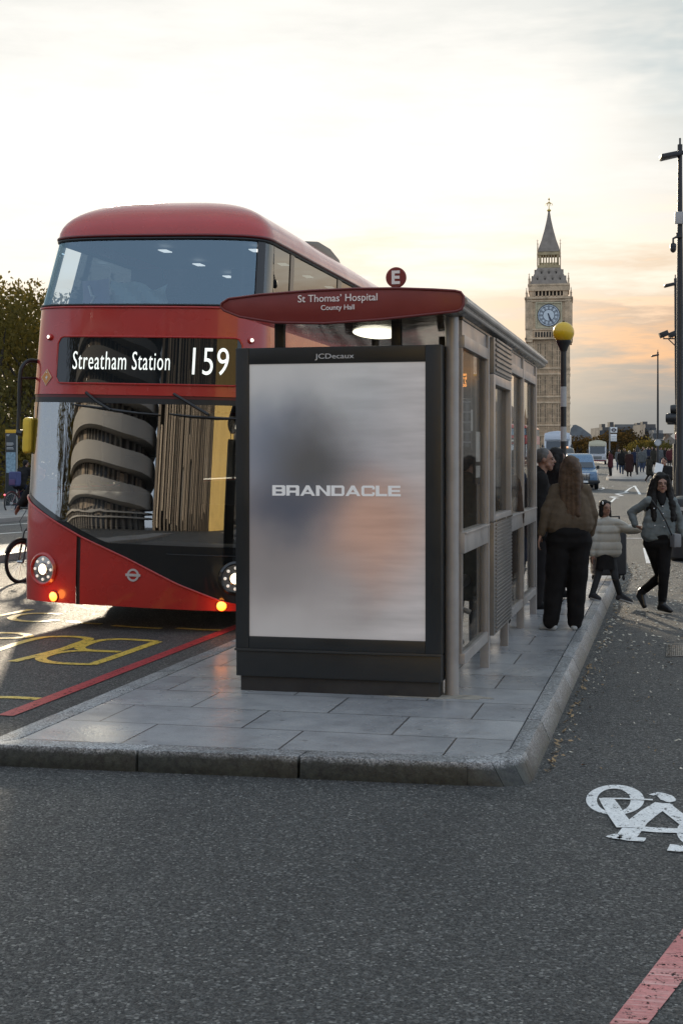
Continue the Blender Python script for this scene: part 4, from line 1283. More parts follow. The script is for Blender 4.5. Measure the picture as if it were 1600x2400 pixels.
# timetable board inside the first bay
mb = MB(); mb.box(XS - .05, XS - .03, 10.60, 10.86, 1.55, 2.35); tb = sloc(mb).build('timetable_case', BLACK, sh_, bevel=.004)
mb = MB(); mb.box(XS - .0285, XS - .026, 10.62, 10.84, 1.72, 1.95); mb.box(XS - .0285, XS - .026, 10.62, 10.84, 1.40 + .2, 1.69); sloc(mb).build('timetable_sheet', WHITEP, tb, smooth=False)
# oval lamp on the ceiling
mb = MB(); mb.ell((-2.115, 10.05, 2.662), (.155, .36, .034), 32, 10)
cl = sloc(mb).build('ceiling_lamp', L_CEIL, sh_)
# hanging departure display with its amber rows
dz0, dz1 = 2.20, 2.60
DY = 10.50
x0_, x1_ = -2.45, YP(1103, 860, DY).x
mb = MB(); mb.box(x0_, x1_, DY, DY + .14, dz0, dz1); mb.box(x0_ + .2, x0_ + .25, DY + .04, DY + .09, dz1, 2.67); mb.box(x1_ - .25, x1_ - .2, DY + .04, DY + .09, dz1, 2.67)
dsp = thing('departure_display', 'black hanging departure display with amber letters inside the shelter', 'display sign', ((x0_ + x1_) / 2, DY + .07, dz0))
do = dsp.location.copy()
def dloc(mb): mb.v = [(v[0] - do.x, v[1] - do.y, v[2] - do.z) for v in mb.v]; return mb
dloc(mb).build('case', M('display_case', (.02, .014, .012), .4), dsp, bevel=.006)
for i, (lft, rgt, py) in enumerate((('9', 'chan', 877), ('3', 'ord', 886), ('2', 'ch L', 894.5), ('1', '5:00', 903))):
    for txt, xa_, xb_ in ((lft, 1035.5, 1041.5), (rgt, 1076, 1093)):
        put_text('amber_text', txt, xa_, xb_, py, 7.2, DY - .003, L_LED, dsp, do, bold=.02, spacing=1.1)

# ================================================================== ROUTE LETTER SIGN ON THE ROOF
c = YP(928, 650, 9.60)
es = thing('stop_letter_sign', 'round red letter E sign standing on top of the shelter roof', 'sign', (c.x, c.y, 2.885))
mb = MB(); mb.lathe([(.0, -.012), (.066, -.012), (.072, -.008), (.072, .008), (.066, .012), (.0, .012)], 40, (0, 0, c.z - 2.885), Matrix.Rotation(R(90), 4, 'X'), cap=False); mb.build('disc', SIGNRED, es)
for s in (1, -1):
    me = fit_text('E', .058, .094, bold=.035)
    me.transform(Matrix.Translation((0, -.0135 * s, c.z - 2.885)) @ Matrix.Rotation(R(0 if s == 1 else 180), 4, 'Z') @ STAND); link('letter', me, WLET, es)
mb = MB(); mb.box(-.012, .012, -.01, .01, -.01, .062); mb.build('stem', BLACK, es)

# ================================================================== BEACONS
def beacon(name, label, px, py_c, d, bands, r=.15):
    c = P(px, py_c, d)
    t = thing(name, label, 'belisha beacon', (c.x, c.y, PZ), 0, 'yellow crossing beacons')
    zc = c.z - PZ
    mb = MB(); mb.ell((0, 0, zc), r, 32, 18); mb.build('globe', M('beacon_yellow', (.66, .42, .012), .3, coat=.2, sub=.0), t)
    mb = MB(); mb.lathe([(.012, zc + r - .004), (.02, zc + r + .0), (.02, zc + r + .012), (.006, zc + r + .02)], 12); mb.build('globe_cap', BLACK, t)
    mb = MB(); mb.lathe([(.105, zc - r * .74), (.105, zc - r * .86), (.095, zc - r * 1.0), (.062, zc - r * 1.45), (.048, zc - r * 1.75)], 24); mb.build('collar', BLACK, t)
    zt = zc - r * 1.75
    cuts = [CAMH + (HORZ - b) / FPX * d - PZ for b in bands] if bands else []
    zs = [zt] + [z for z in cuts if 0 < z < zt] + [-.01]
    for k in range(len(zs) - 1):
        mb = MB(); mb.lathe([(.041, zs[k + 1]), (.041, zs[k])], 20); mb.build('pole_band', BLACK if k % 2 == 0 else M('band_white', (.40, .40, .39), .5, dirt=.3), t)
    return t
beacon('belisha_beacon', 'yellow globe crossing beacon on a black and white banded pole beside the clock tower', 1320, 779, 19.8, [906, 953, 1000, 1034, 1080, 1130, 1180, 1230])
beacon('belisha_beacon', 'yellow globe crossing beacon half seen through the shelter glass', 1108, 868, 27, [960, 1010, 1060, 1110, 1160, 1200])

# ================================================================== CLOCK TOWER
TD = 510.0
K = TD / FPX
def tz(py): return CAMH + (HORZ - py) * K
tc = P(1286, HORZ, TD)
tower = thing('clock_tower', 'tall gothic stone clock tower with a white dial and pointed spire', 'clock tower', (tc.x, tc.y, -6), YAW + R(-9))
def L(z): return z + 6
HW = 7.05       # half width of the shaft
def tz6(y): return L(tz(440 + y / 3.795))   # from the enlarged crop
zsh = tz6(1355)
mb = MB()
mb.box(-HW, HW, -HW, HW, 0, zsh)
for s in range(4):
    Mz = Matrix.Rotation(PI / 2 * s, 4, 'Z')
    # corner turrets, panel ribs, string courses
    mb.box(-HW - .35, -HW + 1.5, -HW - .35, -HW + 1.5, 0, zsh, Mz)
    for k in range(-6, 7):
        x = k * .85
        wd = .20 if k % 2 else .30
        mb.box(x - wd / 2, x + wd / 2, -HW - (.30 if k % 2 else .42), -HW + .1, 0, zsh - .5, Mz)
    for k in range(-15, 16):
        x = k * .43
        if k % 2: mb.box(x - .05, x + .05, -HW - .16, -HW + .1, 0, zsh - .5, Mz)
    for q in range(22): mb.box(-HW + 1.5, HW, -HW - .2, -HW + .1, tz6(1420 + q * 42) - .09, tz6(1420 + q * 42) + .09, Mz)
    for y in (1615, 1665, 1865, 1915, 2115, 2205): mb.box(-HW - .5, HW + .5, -HW - .55, -HW + .1, tz6(y) - .28, tz6(y) + .28, Mz)
mb.build('shaft', STONE, tower, smooth=False)
mb = MB()
for s in range(4):
    Mz = Matrix.Rotation(PI / 2 * s, 4, 'Z')
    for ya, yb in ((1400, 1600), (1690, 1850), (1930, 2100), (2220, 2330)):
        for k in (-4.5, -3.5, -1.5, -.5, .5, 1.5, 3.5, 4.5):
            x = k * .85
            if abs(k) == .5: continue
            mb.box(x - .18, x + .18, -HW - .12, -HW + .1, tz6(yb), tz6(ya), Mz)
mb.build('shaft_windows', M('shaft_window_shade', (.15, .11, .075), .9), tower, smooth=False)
mb = MB(); CW = 7.75
z0, z1 = tz6(1280), tz6(1000)
mb.box(-CW, CW, -CW, CW, zsh, z1)
for s in range(4):
    Mz = Matrix.Rotation(PI / 2 * s, 4, 'Z')
    mb.box(-CW - .45, -CW + 2.0, -CW - .45, -CW + 2.0, zsh - 1.2, z1 + .6, Mz)
    for y, d in ((1355, .7), (1275, .45), (1025, .6), (1000, .8)): mb.box(-CW - d, CW + d, -CW - d, -CW + .1, tz6(y) - .3, tz6(y) + .3, Mz)
    for k in range(-5, 6): mb.box(k * 1.0 - .14, k * 1.0 + .14, -CW - .35, -CW + .1, tz6(1345), tz6(1290), Mz)
    for sx in (-1, 1):
        for q in (2.35, 3.1): mb.box(sx * CW - sx * (.6 if q > 3 else 1.3) - .12, sx * CW - sx * (.6 if q > 3 else 1.3) + .12, -CW - .6, -CW, z0, z1 - 1, Mz)
mb.build('clock_stage', STONE, tower, smooth=False)
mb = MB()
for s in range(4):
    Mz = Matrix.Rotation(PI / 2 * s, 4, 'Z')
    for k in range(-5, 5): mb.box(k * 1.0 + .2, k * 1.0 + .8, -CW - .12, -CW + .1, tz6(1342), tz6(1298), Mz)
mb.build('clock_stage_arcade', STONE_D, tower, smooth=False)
# dials on the four faces
zd = tz6(1152); DR = 3.85
OPAL = M('dial_opal', (.62, .66, .68), .5, var=.03, vscale=.6)
DIALF = M('dial_frame_pale', (.50, .42, .27), .6, var=.2, vscale=1.2)
DBLUE = M('dial_dark_blue', (.03, .04, .07), .5)
for s in range(4):
    Mz = Matrix.Rotation(PI / 2 * s, 4, 'Z') @ Matrix.Translation((0, -CW, zd)) @ Matrix.Rotation(R(90), 4, 'X')
    mb = MB()
    mb.box(-4.5, 4.5, -4.7, -4.25, 0, .55, Mz); mb.box(-4.5, 4.5, 4.25, 4.7, 0, .55, Mz); mb.box(-4.7, -4.25, -4.7, 4.7, 0, .5, Mz); mb.box(4.25, 4.7, -4.7, 4.7, 0, .5, Mz)
    mb.box(-4.25, 4.25, -4.25, 4.25, 0, .12, Mz)
    df = mb.build('dial_frame', DIALF, tower, smooth=False)
    mb = MB(); mb.lathe([(DR, .13), (DR, .28), (.01, .28)], 48, M=Mz, cap=False); mb.build('dial_face', OPAL, df)
    mb = MB()
    mb.lathe([(DR + .12, .13), (DR + .12, .40), (DR - .06, .40), (DR - .06, .29)], 48, M=Mz, cap=False)
    mb.lathe([(DR * .86, .30), (DR * .86, .33), (DR * .82, .33), (DR * .82, .30)], 48, M=Mz, cap=False)
    mb.lathe([(DR * .56, .30), (DR * .56, .33), (DR * .51, .33), (DR * .51, .30)], 48, M=Mz, cap=False)
    for k in range(60):
        Mk = Mz @ Matrix.Rotation(-2 * PI * k / 60, 4, 'Z')
        if k % 5 == 0:
            mb.box(-.075, .075, DR * .54, DR * .97, .30, .34, Mk)
            for q in (-.30, .30): mb.box(q - .05, q + .05, DR * .57, DR * .80, .30, .335, Mk)
        else: mb.box(-.02, .02, DR * .84, DR * .97, .30, .325, Mk)
    mb.build('dial_numerals', DBLUE, df, smooth=False)
    for nm, ang, ln, wd in (('minute_hand', 152, 3.4, .13), ('hour_hand', 164, 2.15, .24)):
        Mk = Mz @ Matrix.Rotation(-R(ang), 4, 'Z')
        mb = MB(); mb.prism([(-wd * .7, -.75), (wd * .7, -.75), (wd, .3), (wd * .9, ln * .75), (0, ln), (-wd * .9, ln * .75), (-wd, .3)], .36 if nm[0] == 'h' else .42, .41 if nm[0] == 'h' else .47, M=Mk)
        mb.build(nm, DBLUE, df, smooth=False)
# belfry arcade
za, zb_ = tz6(1000), tz6(880)
AW = 6.85
mb = MB()
mb.box(-AW, AW, -AW, AW, za, za + .9); mb.box(-AW - .4, AW + .4, -AW - .4, AW + .4, zb_ - 2.2, zb_)
for s in range(4):
    Mz = Matrix.Rotation(PI / 2 * s, 4, 'Z')
    mb.box(-AW, -AW + 1.9, -AW, -AW + 1.9, za, zb_, Mz)
    for k in range(8): mb.box(-AW + 1.9 + k * 1.29 - .22, -AW + 1.9 + k * 1.29 + .22, -AW, -AW + .9, za, zb_, Mz)
    mb.box(-AW - .5, AW + .5, -AW - .6, -AW, zb_ - .35, zb_ + .25, Mz)
mb.build('belfry', STONE, tower, smooth=False)
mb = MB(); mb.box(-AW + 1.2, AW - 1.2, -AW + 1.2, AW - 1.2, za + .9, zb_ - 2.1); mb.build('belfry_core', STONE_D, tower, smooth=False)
def sq(prof, name, mat, dormers=()):
    mb = MB()
    vs = []
    for hw, z in prof: vs += [(-hw, -hw, z), (hw, -hw, z), (hw, hw, z), (-hw, hw, z)]
    fs = [(i * 4 + k, i * 4 + (k + 1) % 4, (i + 1) * 4 + (k + 1) % 4, (i + 1) * 4 + k) for i in range(len(prof) - 1) for k in range(4)]
    fs += [(3, 2, 1, 0), tuple(len(vs) - 4 + k for k in range(4))]
    mb.add(vs, fs)
    return mb.build(name, mat, tower, smooth=False)
sq([(6.75, zb_ + .2), (6.1, tz6(830)), (4.6, tz6(745)), (3.85, tz6(712))], 'lower_roof', SLATE)
mb = MB(); mbd = MB()
for s in range(4):
    Mz = Matrix.Rotation(PI / 2 * s, 4, 'Z')
    for y, xs_, hw in ((835, (-4, -1.35, 1.35, 4), 6.0), (775, (-2.6, 0, 2.6), 5.0)):
        for x in xs_:
            z = tz6(y)
            mb.box(x - .36, x + .36, -hw - .15, -hw + .6, z - .8, z + .7, Mz); mb.prism([(x - .4, z + .7), (x + .4, z + .7), (x, z + 1.7)], -hw - .2, -hw + .6, 'y', Mz)
            mbd.box(x - .22, x + .22, -hw - .20, -hw + .5, z - .6, z + .65, Mz)
mb.build('roof_dormers', SLATE, tower, smooth=False); mbd.build('dormer_openings', STONE_D, tower, smooth=False)
zl0, zl1 = tz6(712), tz6(575)
LW = 3.55
mb = MB()
mb.box(-LW - .6, LW + .6, -LW - .6, LW + .6, zl0 - .4, zl0 + .5); mb.box(-LW - .25, LW + .25, -LW - .25, LW + .25, zl1 - 1.3, zl1)
for s in range(4):
    Mz = Matrix.Rotation(PI / 2 * s, 4, 'Z')
    mb.box(-LW, -LW + .8, -LW, -LW + .8, zl0, zl1, Mz)
    for k in range(1, 6): mb.box(-LW + .55 + k * .98 - .16, -LW + .55 + k * .98 + .16, -LW, -LW + .5, zl0, zl1, Mz)
    mb.box(-LW, LW, -LW, -LW + .45, zl0 + .4, zl0 + 1.5, Mz)
mb.build('lantern', M('lantern_stone', (.42, .32, .17), .6, var=.2, vscale=.5), tower, smooth=False)
sq([(4.0, zl1 - .1), (3.65, tz6(545)), (2.6, tz6(470)), (1.55, tz6(370)), (.8, tz6(285)), (.3, tz6(205))], 'spire', SLATE)
mb = MB()
mb.ell((0, 0, tz6(200)), (.75, .75, .5), 10, 7); mb.tube([(0, 0, tz6(210)), (0, 0, tz6(85))], [.22, .08], 6)
mb.ell((0, 0, tz6(100)), .35, 8, 6)
for k in range(6):
    a = k * PI / 3
    mb.tube([(0, 0, tz6(125)), (1.1 * math.cos(a), 1.1 * math.sin(a), tz6(140)), (1.35 * math.cos(a), 1.35 * math.sin(a), tz6(158))], [.12, .1, .06], 5)
mb.build('finial', GOLD, tower)
def pinn(x, y, z0, z1, w, nm='pinnacle'):
    mb = MB(); mb.box(x - w, x + w, y - w, y + w, z0, z0 + (z1 - z0) * .45)
    mb.prism([(x - w * 1.2, y - w * 1.2), (x + w * 1.2, y - w * 1.2), (x + w * 1.2, y + w * 1.2), (x - w * 1.2, y + w * 1.2)], z0 + (z1 - z0) * .45, z0 + (z1 - z0) * .5)
    mb.tube([(x, y, z0 + (z1 - z0) * .5), (x, y, z1 - .6), (x, y, z1)], [w, .1, .05], 5); mb.tube([(x - .35, y, z1 - .5), (x + .35, y, z1 - .5)], .07, 4)
    mb.build(nm, STONE, tower, smooth=False)
for sx in (-1, 1):
    for sy in (-1, 1):
        pinn(sx * (CW + .1), sy * (CW + .1), z1, tz6(905), .34)
        pinn(sx * (AW + .1), sy * (AW + .1), zb_, tz6(775), .30)
        pinn(sx * (LW + .5), sy * (LW + .5), zl0, tz6(470) - 0, .2)

# ================================================================== FAR BUILDINGS
def flat_building(name, label, px0, px1, d, py_top, mat, depth=20, wins=None, extra=None, roof=None, group=None):
    a_, b_ = P(px0, HORZ, d), P(px1, HORZ, d)
    W = (b_ - a_).length; H = CAMH + (HORZ - py_top) / FPX * d + 8
    t = thing(name, label, 'building', ((a_.x + b_.x) / 2, (a_.y + b_.y) / 2, -8), YAW, group)
    mb = MB(); mb.box(-W / 2, W / 2, 0, depth, 0, H); mb.build('wall', mat, t, smooth=False)
    if wins:
        nx, nz, ww, wh = wins
        mb = MB()
        for i in range(nx):
            for j in range(nz):
                x = -W / 2 + W * (i + .5) / nx; z = 9 + (H - 10) * (j + .5) / nz
                mb.box(x - ww / 2, x + ww / 2, -.15, .3, z - wh / 2, z + wh / 2)
        mb.build('window_rows', DKWIN, t, smooth=False)
    if roof:
        mb = MB(); mb.prism([(-W / 2 - .5, H), (W / 2 + .5, H), (W / 2 - roof, H + roof * .9), (-W / 2 + roof, H + roof * .9)], -.5, depth + .5, 'y'); mb.build('roof', SLATE, t, smooth=False)
    if extra: extra(t, W, H, depth)
    return t
DKB = M('dark_stone', (.10, .092, .088), .85, var=.15, vscale=.1)
LTB = M('light_stone', (.27, .255, .235), .85, var=.15, vscale=.1)
def chim(t, W, H, D):
    for x, w_, h in ((-.46, .04, 1.5), (-.28, .04, 2.4), (.30, .04, 2.0), (.44, .05, 2.6)): mb = MB(); mb.box(W * x - W * w_, W * x + W * w_, 2, 8, H, H + h); mb.build('chimney', DKB, t, smooth=False)
    mb = MB(); mb.box(-W * .2, W * .25, 4, 12, H, H + 1.4); mb.build('roof_plant', GREYB, t, smooth=False)
flat_building('office_block', 'long dark stone block with chimneys across the far end of the bridge', 1411, 1520, 640, 1001, DKB, 30, (9, 4, 5, 2.6), chim)
flat_building('office_block', 'dark stone corner block with bright end wall beside the long dark block', 1512, 1536, 600, 994, DKB, 26, (2, 4, 2.6, 2.6))
flat_building('office_block', 'pale sunlit end building right of the dark stone corner block', 1531, 1553, 590, 1008, LTB, 26, (2, 4, 2.4, 2.2))
flat_building('terrace_building', 'low terrace stepping down towards the lamp post at the right', 1550, 1590, 720, 1040, GREYB, 26, (5, 3, 3, 2.6), None, 6)
def glasshat(t, W, H, D):
    mb = MB(); mb.prism([(-W * .5, H), (W * .5, H), (W * .44, H + .8), (W * .26, H + 2.0), (W * .02, H + 3.6), (-W * .22, H + 4.6), (-W * .34, H + 4.4), (-W * .44, H + 3.0)], 0, D, 'y'); mb.build('curved_roof', M('zinc_roof', (.17, .19, .205), .85, var=.2, vscale=.4), t, smooth=False)
flat_building('atrium_building', 'grey building with a curved metal roof right of the clock tower', 1334, 1386, 560, 1022, GREYB, 24, (9, 2, 3.0, 2.2), glasshat)
def spires(t, W, H, D):
    mb = MB()
    for i in range(22):
        x = -W / 2 + W * (i + .5) / 22; h = 4.5 + 5 * ((i * 7) % 5 == 0)
        mb.box(x - .5, x + .5, -.8, .4, H - 12, H + 1); mb.tube([(x, -.2, H + 1), (x, -.2, H + h)], [.5, .05], 5)
    mb.build('buttress_pinnacles', STONE, t, smooth=False)
    mb = MB(); mb.box(-W * .1, W * .02, 10, 20, H, H + 14)
    for x in (-.1, .02):
        for y in (10, 20): mb.tube([(W * x, y, H + 12), (W * x, y, H + 22)], [.7, .1], 5)
    mb.build('lantern_tower', STONE, t, smooth=False)
flat_building('palace_building', 'long gothic palace with pinnacles seen through the shelter glass left of the clock tower', 985, 1236, 545, 985, STONE, 40, (26, 4, 2.0, 5.0), spires, 8)
flat_building('hospital_building', 'plain grey block seen through the shelter beyond the bus', 940, 1135, 260, 905, GREYB, 22, (12, 7, 2.0, 1.5))

# ================================================================== TREES
def leaf_mat(name, a, b):
    m = bpy.data.materials.new(name); m.use_nodes = True
    t = NT(m.node_tree)
    oi = t.n('ShaderNodeNewGeometry')
    c = t.mix(oi.outputs['Random Per Island'], (*a, 1), (*b, 1))
    c = t.mix(t.maprange(t.noise(t.n('ShaderNodeTexCoord').outputs['Object'], .35, 3), .4, .65), c, t.mix(1, c, (1.25, 1.05, .75, 1), 'MULTIPLY'))
    d = t.n('ShaderNodeBsdfDiffuse'); tr = t.n('ShaderNodeBsdfTranslucent'); t.put(d.inputs[0], c); t.put(tr.inputs[0], t.mix(1, c, (1.5, 1.35, .7, 1), 'MULTIPLY'))
    ms = t.n('ShaderNodeMixShader'); ms.inputs[0].default_value = .42; t.put(ms.inputs[1], d); t.put(ms.inputs[2], tr)
    t.put(t.n('ShaderNodeOutputMaterial').inputs[0], ms)
    return m
LEAFM = leaf_mat('foliage', (.080, .076, .030), (.125, .108, .045))
LEAFA = leaf_mat('foliage_autumn', (.045, .036, .022), (.062, .045, .026))
BARK = M('bark', (.06, .048, .038), .9, var=.3, vscale=3)
def make_tree(name, label, loc, H, W, n, mat, seed, base=.16, leaf=.26, cat='tree', group=None, clumps=46):
    r = random.Random(seed)
    t = thing(name, label, cat, loc, 0, group)
    mb = MB()
    mb.tube([(0, 0, -.3), (.1, .05, H * .25), (.0, .1, H * .5), (.1, 0, H * .78)], [W * .045, W * .038, W * .026, .03], 8)
    cl = []
    for k in range(clumps):
        z = H * (base + (1 - base) * (k + r.random()) / clumps)
        f = (z / H - base) / (1 - base)
        rad = W * .5 * (math.sin(PI * min(1, .10 + f * .86)) ** .6) * (.35 + .65 * r.random() ** .6)
        a = r.uniform(0, 2 * PI)
        c = Vector((rad * math.cos(a), rad * math.sin(a), z * .97))
        cl.append((c, W * r.uniform(.09, .16)))
        if k % 2 == 0:
            s = H * r.uniform(.15, .5) * (z / H) ** .5
            mb.tube([(0, .05, s), tuple(Vector((0, .05, s)).lerp(c, .5) + Vector((0, 0, .3))), tuple(c)], [W * .014, W * .009, .015], 5)
    mb.build('trunk', BARK, t)
    lb = MB()
    for i in range(n):
        c, rr = cl[r.randrange(len(cl))]
        u = Vector((r.gauss(0, 1), r.gauss(0, 1), r.gauss(0, .8)))
        u = u.normalized() * rr * (r.random() ** .45) * 1.25
        p = c + u
        s = leaf * r.uniform(.55, 1.25)
        q = Euler((r.uniform(0, PI), r.uniform(0, PI), r.uniform(0, PI))).to_matrix()
        a_, b_ = q @ Vector((s * .5, 0, 0)), q @ Vector((0, s * .32, 0))
        lb.add([p - a_, p + b_ * .9 , p + a_, p - b_], [(0, 1, 2, 3)])
    lb.build('crown', mat, t, fix=False, smooth=False)
    return t
make_tree('broadleaf_tree', 'tall backlit tree at the left edge of the photo behind the bus', at(-10, 62), 8.9, 9.0, 13500, LEAFM, 1, .05, .21)
make_tree('broadleaf_tree', 'backlit tree whose pale gaps touch the left side of the bus', at(92, 66), 9.6, 8.0, 12500, LEAFM, 2, .05, .21)
make_tree('broadleaf_tree', 'darker tree low behind the bus mirror and map pillar', at(40, 80), 10.0, 12.0, 9000, LEAFM, 3, .02, .3)
make_tree('broadleaf_tree', 'tree standing directly behind the red bus and mostly hidden', at(230, 70), 9.5, 10.0, 6000, LEAFM, 4, .05, .3)
make_tree('hedge_bush', 'dark hedge along the opposite pavement behind the cyclist', at(20, 58), 3.4, 9.5, 6000, LEAFM, 5, .02, .22, 'hedge', None, 40)
for i, (px, d, h, w_, m_, lb_) in enumerate(((1352, 420, 6.5, 16, LEAFA, 'brown autumn tree under the curved grey roof'), (1382, 430, 6, 15, LEAFA, 'brown autumn tree left of the white ice cream van'),
        (1446, 400, 8, 17, LEAFA, 'broad brown tree behind the stop flag'), (1478, 410, 8.5, 15, LEAFA, 'tall rusty tree in front of the long dark block'),
        (1515, 380, 5.5, 13, LEAFM, 'small green tree above the crowd at the right'), (1545, 400, 5, 14, LEAFM, 'low green tree beside the third lamp post'))):
    make_tree('street_tree', lb_, at(px, d, -1), h, w_, 3200, m_, 20 + i, .02, .8, 'tree', None, 30)

# ================================================================== PEOPLE
FWD, RGT = Vector((-SY, CY, 0)), Vector((CY, SY, 0))
def face(deg):
    """heading of something that faces the viewer (0), image right (90), away (180), image left (-90)"""
    v = -FWD * math.cos(R(deg)) + RGT * math.sin(R(deg))
    return math.atan2(-v.x, v.y)
def blob(name, prims, mat, parent, vox=.012, it=3, fold=0.0, fs=7.0, loc=None):
    """one continuous skin over overlapping capsules / ellipsoids"""
    mb = MB()
    for p in prims:
        if p[0] == 'c': mb.cap(p[1], p[2], p[3], p[4], 12)
        elif p[0] == 'e': mb.ell(p[1], p[2], 14, 10, p[3] if len(p) > 3 else None)
    me = mb.mesh('t', smooth=False, fix=True)
    o = bpy.data.objects.new('t', me); COL.objects.link(o)
    m = o.modifiers.new('r', 'REMESH'); m.mode = 'VOXEL'; m.voxel_size = vox
    s = o.modifiers.new('s', 'SMOOTH'); s.iterations = it; s.factor = .5
    dg = bpy.context.evaluated_depsgraph_get()
    out = bpy.data.meshes.new_from_object(o.evaluated_get(dg))
    bpy.data.objects.remove(o); bpy.data.meshes.remove(me)
    if fold:
        ns = [v.normal.copy() for v in out.vertices]
        for v, n in zip(out.vertices, ns):
            c = Vector((v.co.x * fs, v.co.y * fs, v.co.z * fs * 1.8))
            v.co += n * fold * (noise.noise(c) + .5 * noise.noise(c * 2.3))
    out.shade_smooth(); out.name = name
    return link(name, out, mat, parent, loc)

def hand(pr, wr, d, side, back, s=1.0, curl=.35):
    """palm and five fingers; d: direction, side: towards the thumb, back: back-of-hand normal"""
    d, side, back = Vector(d).normalized(), Vector(side).normalized(), Vector(back).normalized()
    wr = Vector(wr)
    for q in (-.028, -.009, .010, .028):
        pr.append(('c', wr + side * q * .6 * s + d * .012 * s, .015 * s, wr + side * q * s + d * .082 * s, .0135 * s))
    for q, ln in ((.030, .070), (.010, .080), (-.010, .075), (-.029, .058)):
        b = wr + side * q * s + d * .085 * s
        k1 = (d - back * curl * .5).normalized(); k2 = (d - back * curl * 1.5).normalized(); k3 = (d * .8 - back * curl * 2.4).normalized()
        p1 = b + k1 * ln * .45 * s; p2 = p1 + k2 * ln * .33 * s; p3 = p2 + k3 * ln * .25 * s
        pr += [('c', b, .0095 * s, p1, .009 * s), ('c', p1, .009 * s, p2, .0082 * s), ('c', p2, .0082 * s, p3, .0075 * s)]
    t0 = wr + side * .026 * s + d * .022 * s; t1 = t0 + (side * .75 + d * .7 - back * .35).normalized() * .042 * s; t2 = t1 + (side * .25 + d * .95 - back * .4).normalized() * .034 * s
    pr += [('c', t0, .013 * s, t1, .0105 * s), ('c', t1, .0105 * s, t2, .009 * s)]

DEF = dict(head=(0, .02, 1.60), neck=(0, -.01, 1.45), chest=(0, 0, 1.27), pel=(0, 0, .97),
           shR=(.175, -.01, 1.40), elR=(.215, -.04, 1.13), wrR=(.225, .05, .89), shL=(-.175, -.01, 1.40), elL=(-.215, -.04, 1.13), wrL=(-.225, .05, .89),
           hiR=(.09, 0, .93), knR=(.10, .02, .50), anR=(.10, -.02, .085), toR=(.115, .15, .035), hiL=(-.09, 0, .93), knL=(-.10, .02, .50), anL=(-.10, -.02, .085), toL=(-.115, .15, .035))
WALK = dict(knR=(.09, .17, .52), anR=(.09, .26, .10), toR=(.10, .42, .06), knL=(-.09, .04, .50), anL=(-.09, -.24, .17), toL=(-.09, -.12, .05), elR=(.22, -.16, 1.14), wrR=(.21, -.14, .89), elL=(-.22, .06, 1.14), wrL=(-.20, .22, .95))
def head_frame(J, hy, pitch=0):
    return Matrix.Translation(Vector(J['head'])) @ Matrix.Rotation(hy, 4, 'Z') @ Matrix.Rotation(pitch, 4, 'X')
def body_prims(J, hy, s=1.0, g=1.0, hands=True, pitch=0, detail=True, hd=None):
    V = {k: Vector(v) for k, v in J.items()}
    F = head_frame(J, hy, pitch)
    f = lambda x, y, z: F @ Vector((x * s, y * s, z * s))
    Rm = F.to_3x3()
    hs = lambda a, b, c: Vector((a * s, b * s, c * s))
    pr = [('c', V['neck'] - Vector((0, 0, .04 * s)), .062 * s, f(0, -.015, -.06), .052 * s),
          ('e', f(0, -.012, .022), hs(.074, .092, .092), Rm.to_4x4()), ('c', f(0, .030, -.035), .056 * s, f(0, .052, -.088), .030 * s),
          ('c', f(-.03, .03, -.055), .034 * s, f(.03, .03, -.055), .034 * s), ('c', f(-.035, .066, .022), .018 * s, f(.035, .066, .022), .018 * s),
          ('c', f(0, .086, .012), .008 * s, f(0, .102, -.024), .013 * s), ('c', f(-.030, .066, -.022), .018 * s, f(.030, .066, -.022), .018 * s),
          ('c', f(-.016, .080, -.055), .009 * s, f(.016, .080, -.055), .009 * s), ('e', f(.076, -.01, -.005), hs(.010, .018, .030), Rm.to_4x4()), ('e', f(-.076, -.01, -.005), hs(.010, .018, .030), Rm.to_4x4())]
    ax = (V['shR'] - V['shL']).normalized()
    for q in (-1, 1):
        pr += [('c', V['chest'] + ax * q * .065 * s, .105 * s * g, V['pel'] + ax * q * .07 * s, .10 * s * g), ('c', V['chest'] + ax * q * .06 * s, .10 * s, V['neck'] + ax * q * .05 * s - Vector((0, 0, .06 * s)), .06 * s)]
    for S in 'RL':
        pr += [('c', V['neck'] - Vector((0, 0, .03 * s)), .05 * s, V['sh' + S], .055 * s), ('c', V['sh' + S], .05 * s, V['el' + S], .038 * s), ('c', V['el' + S], .037 * s, V['wr' + S], .025 * s),
               ('c', V['hi' + S], .09 * s * g, V['kn' + S], .054 * s), ('c', V['kn' + S], .052 * s, V['an' + S], .035 * s), ('c', V['an' + S], .035 * s, V['to' + S], .028 * s)]
        if hands:
            d = (V['wr' + S] - V['el' + S]).normalized() if not (hd and S in hd) else Vector(hd[S][0])
            fw = Matrix.Rotation(hy, 3, 'Z') @ Vector((0, 1, 0))
            side = fw - d * fw.dot(d)
            if side.length < .2: side = Vector((0, 0, 1)) - d * d.z
            side.normalize()
            back = d.cross(side) * (1 if S == 'R' else -1)
            out = ax * (1 if S == 'R' else -1)
            if back.dot(out) < 0: back = -back
            hand(pr, V['wr' + S], d, side, back, s, .35 if not (hd and S in hd) else hd[S][1])
    return pr
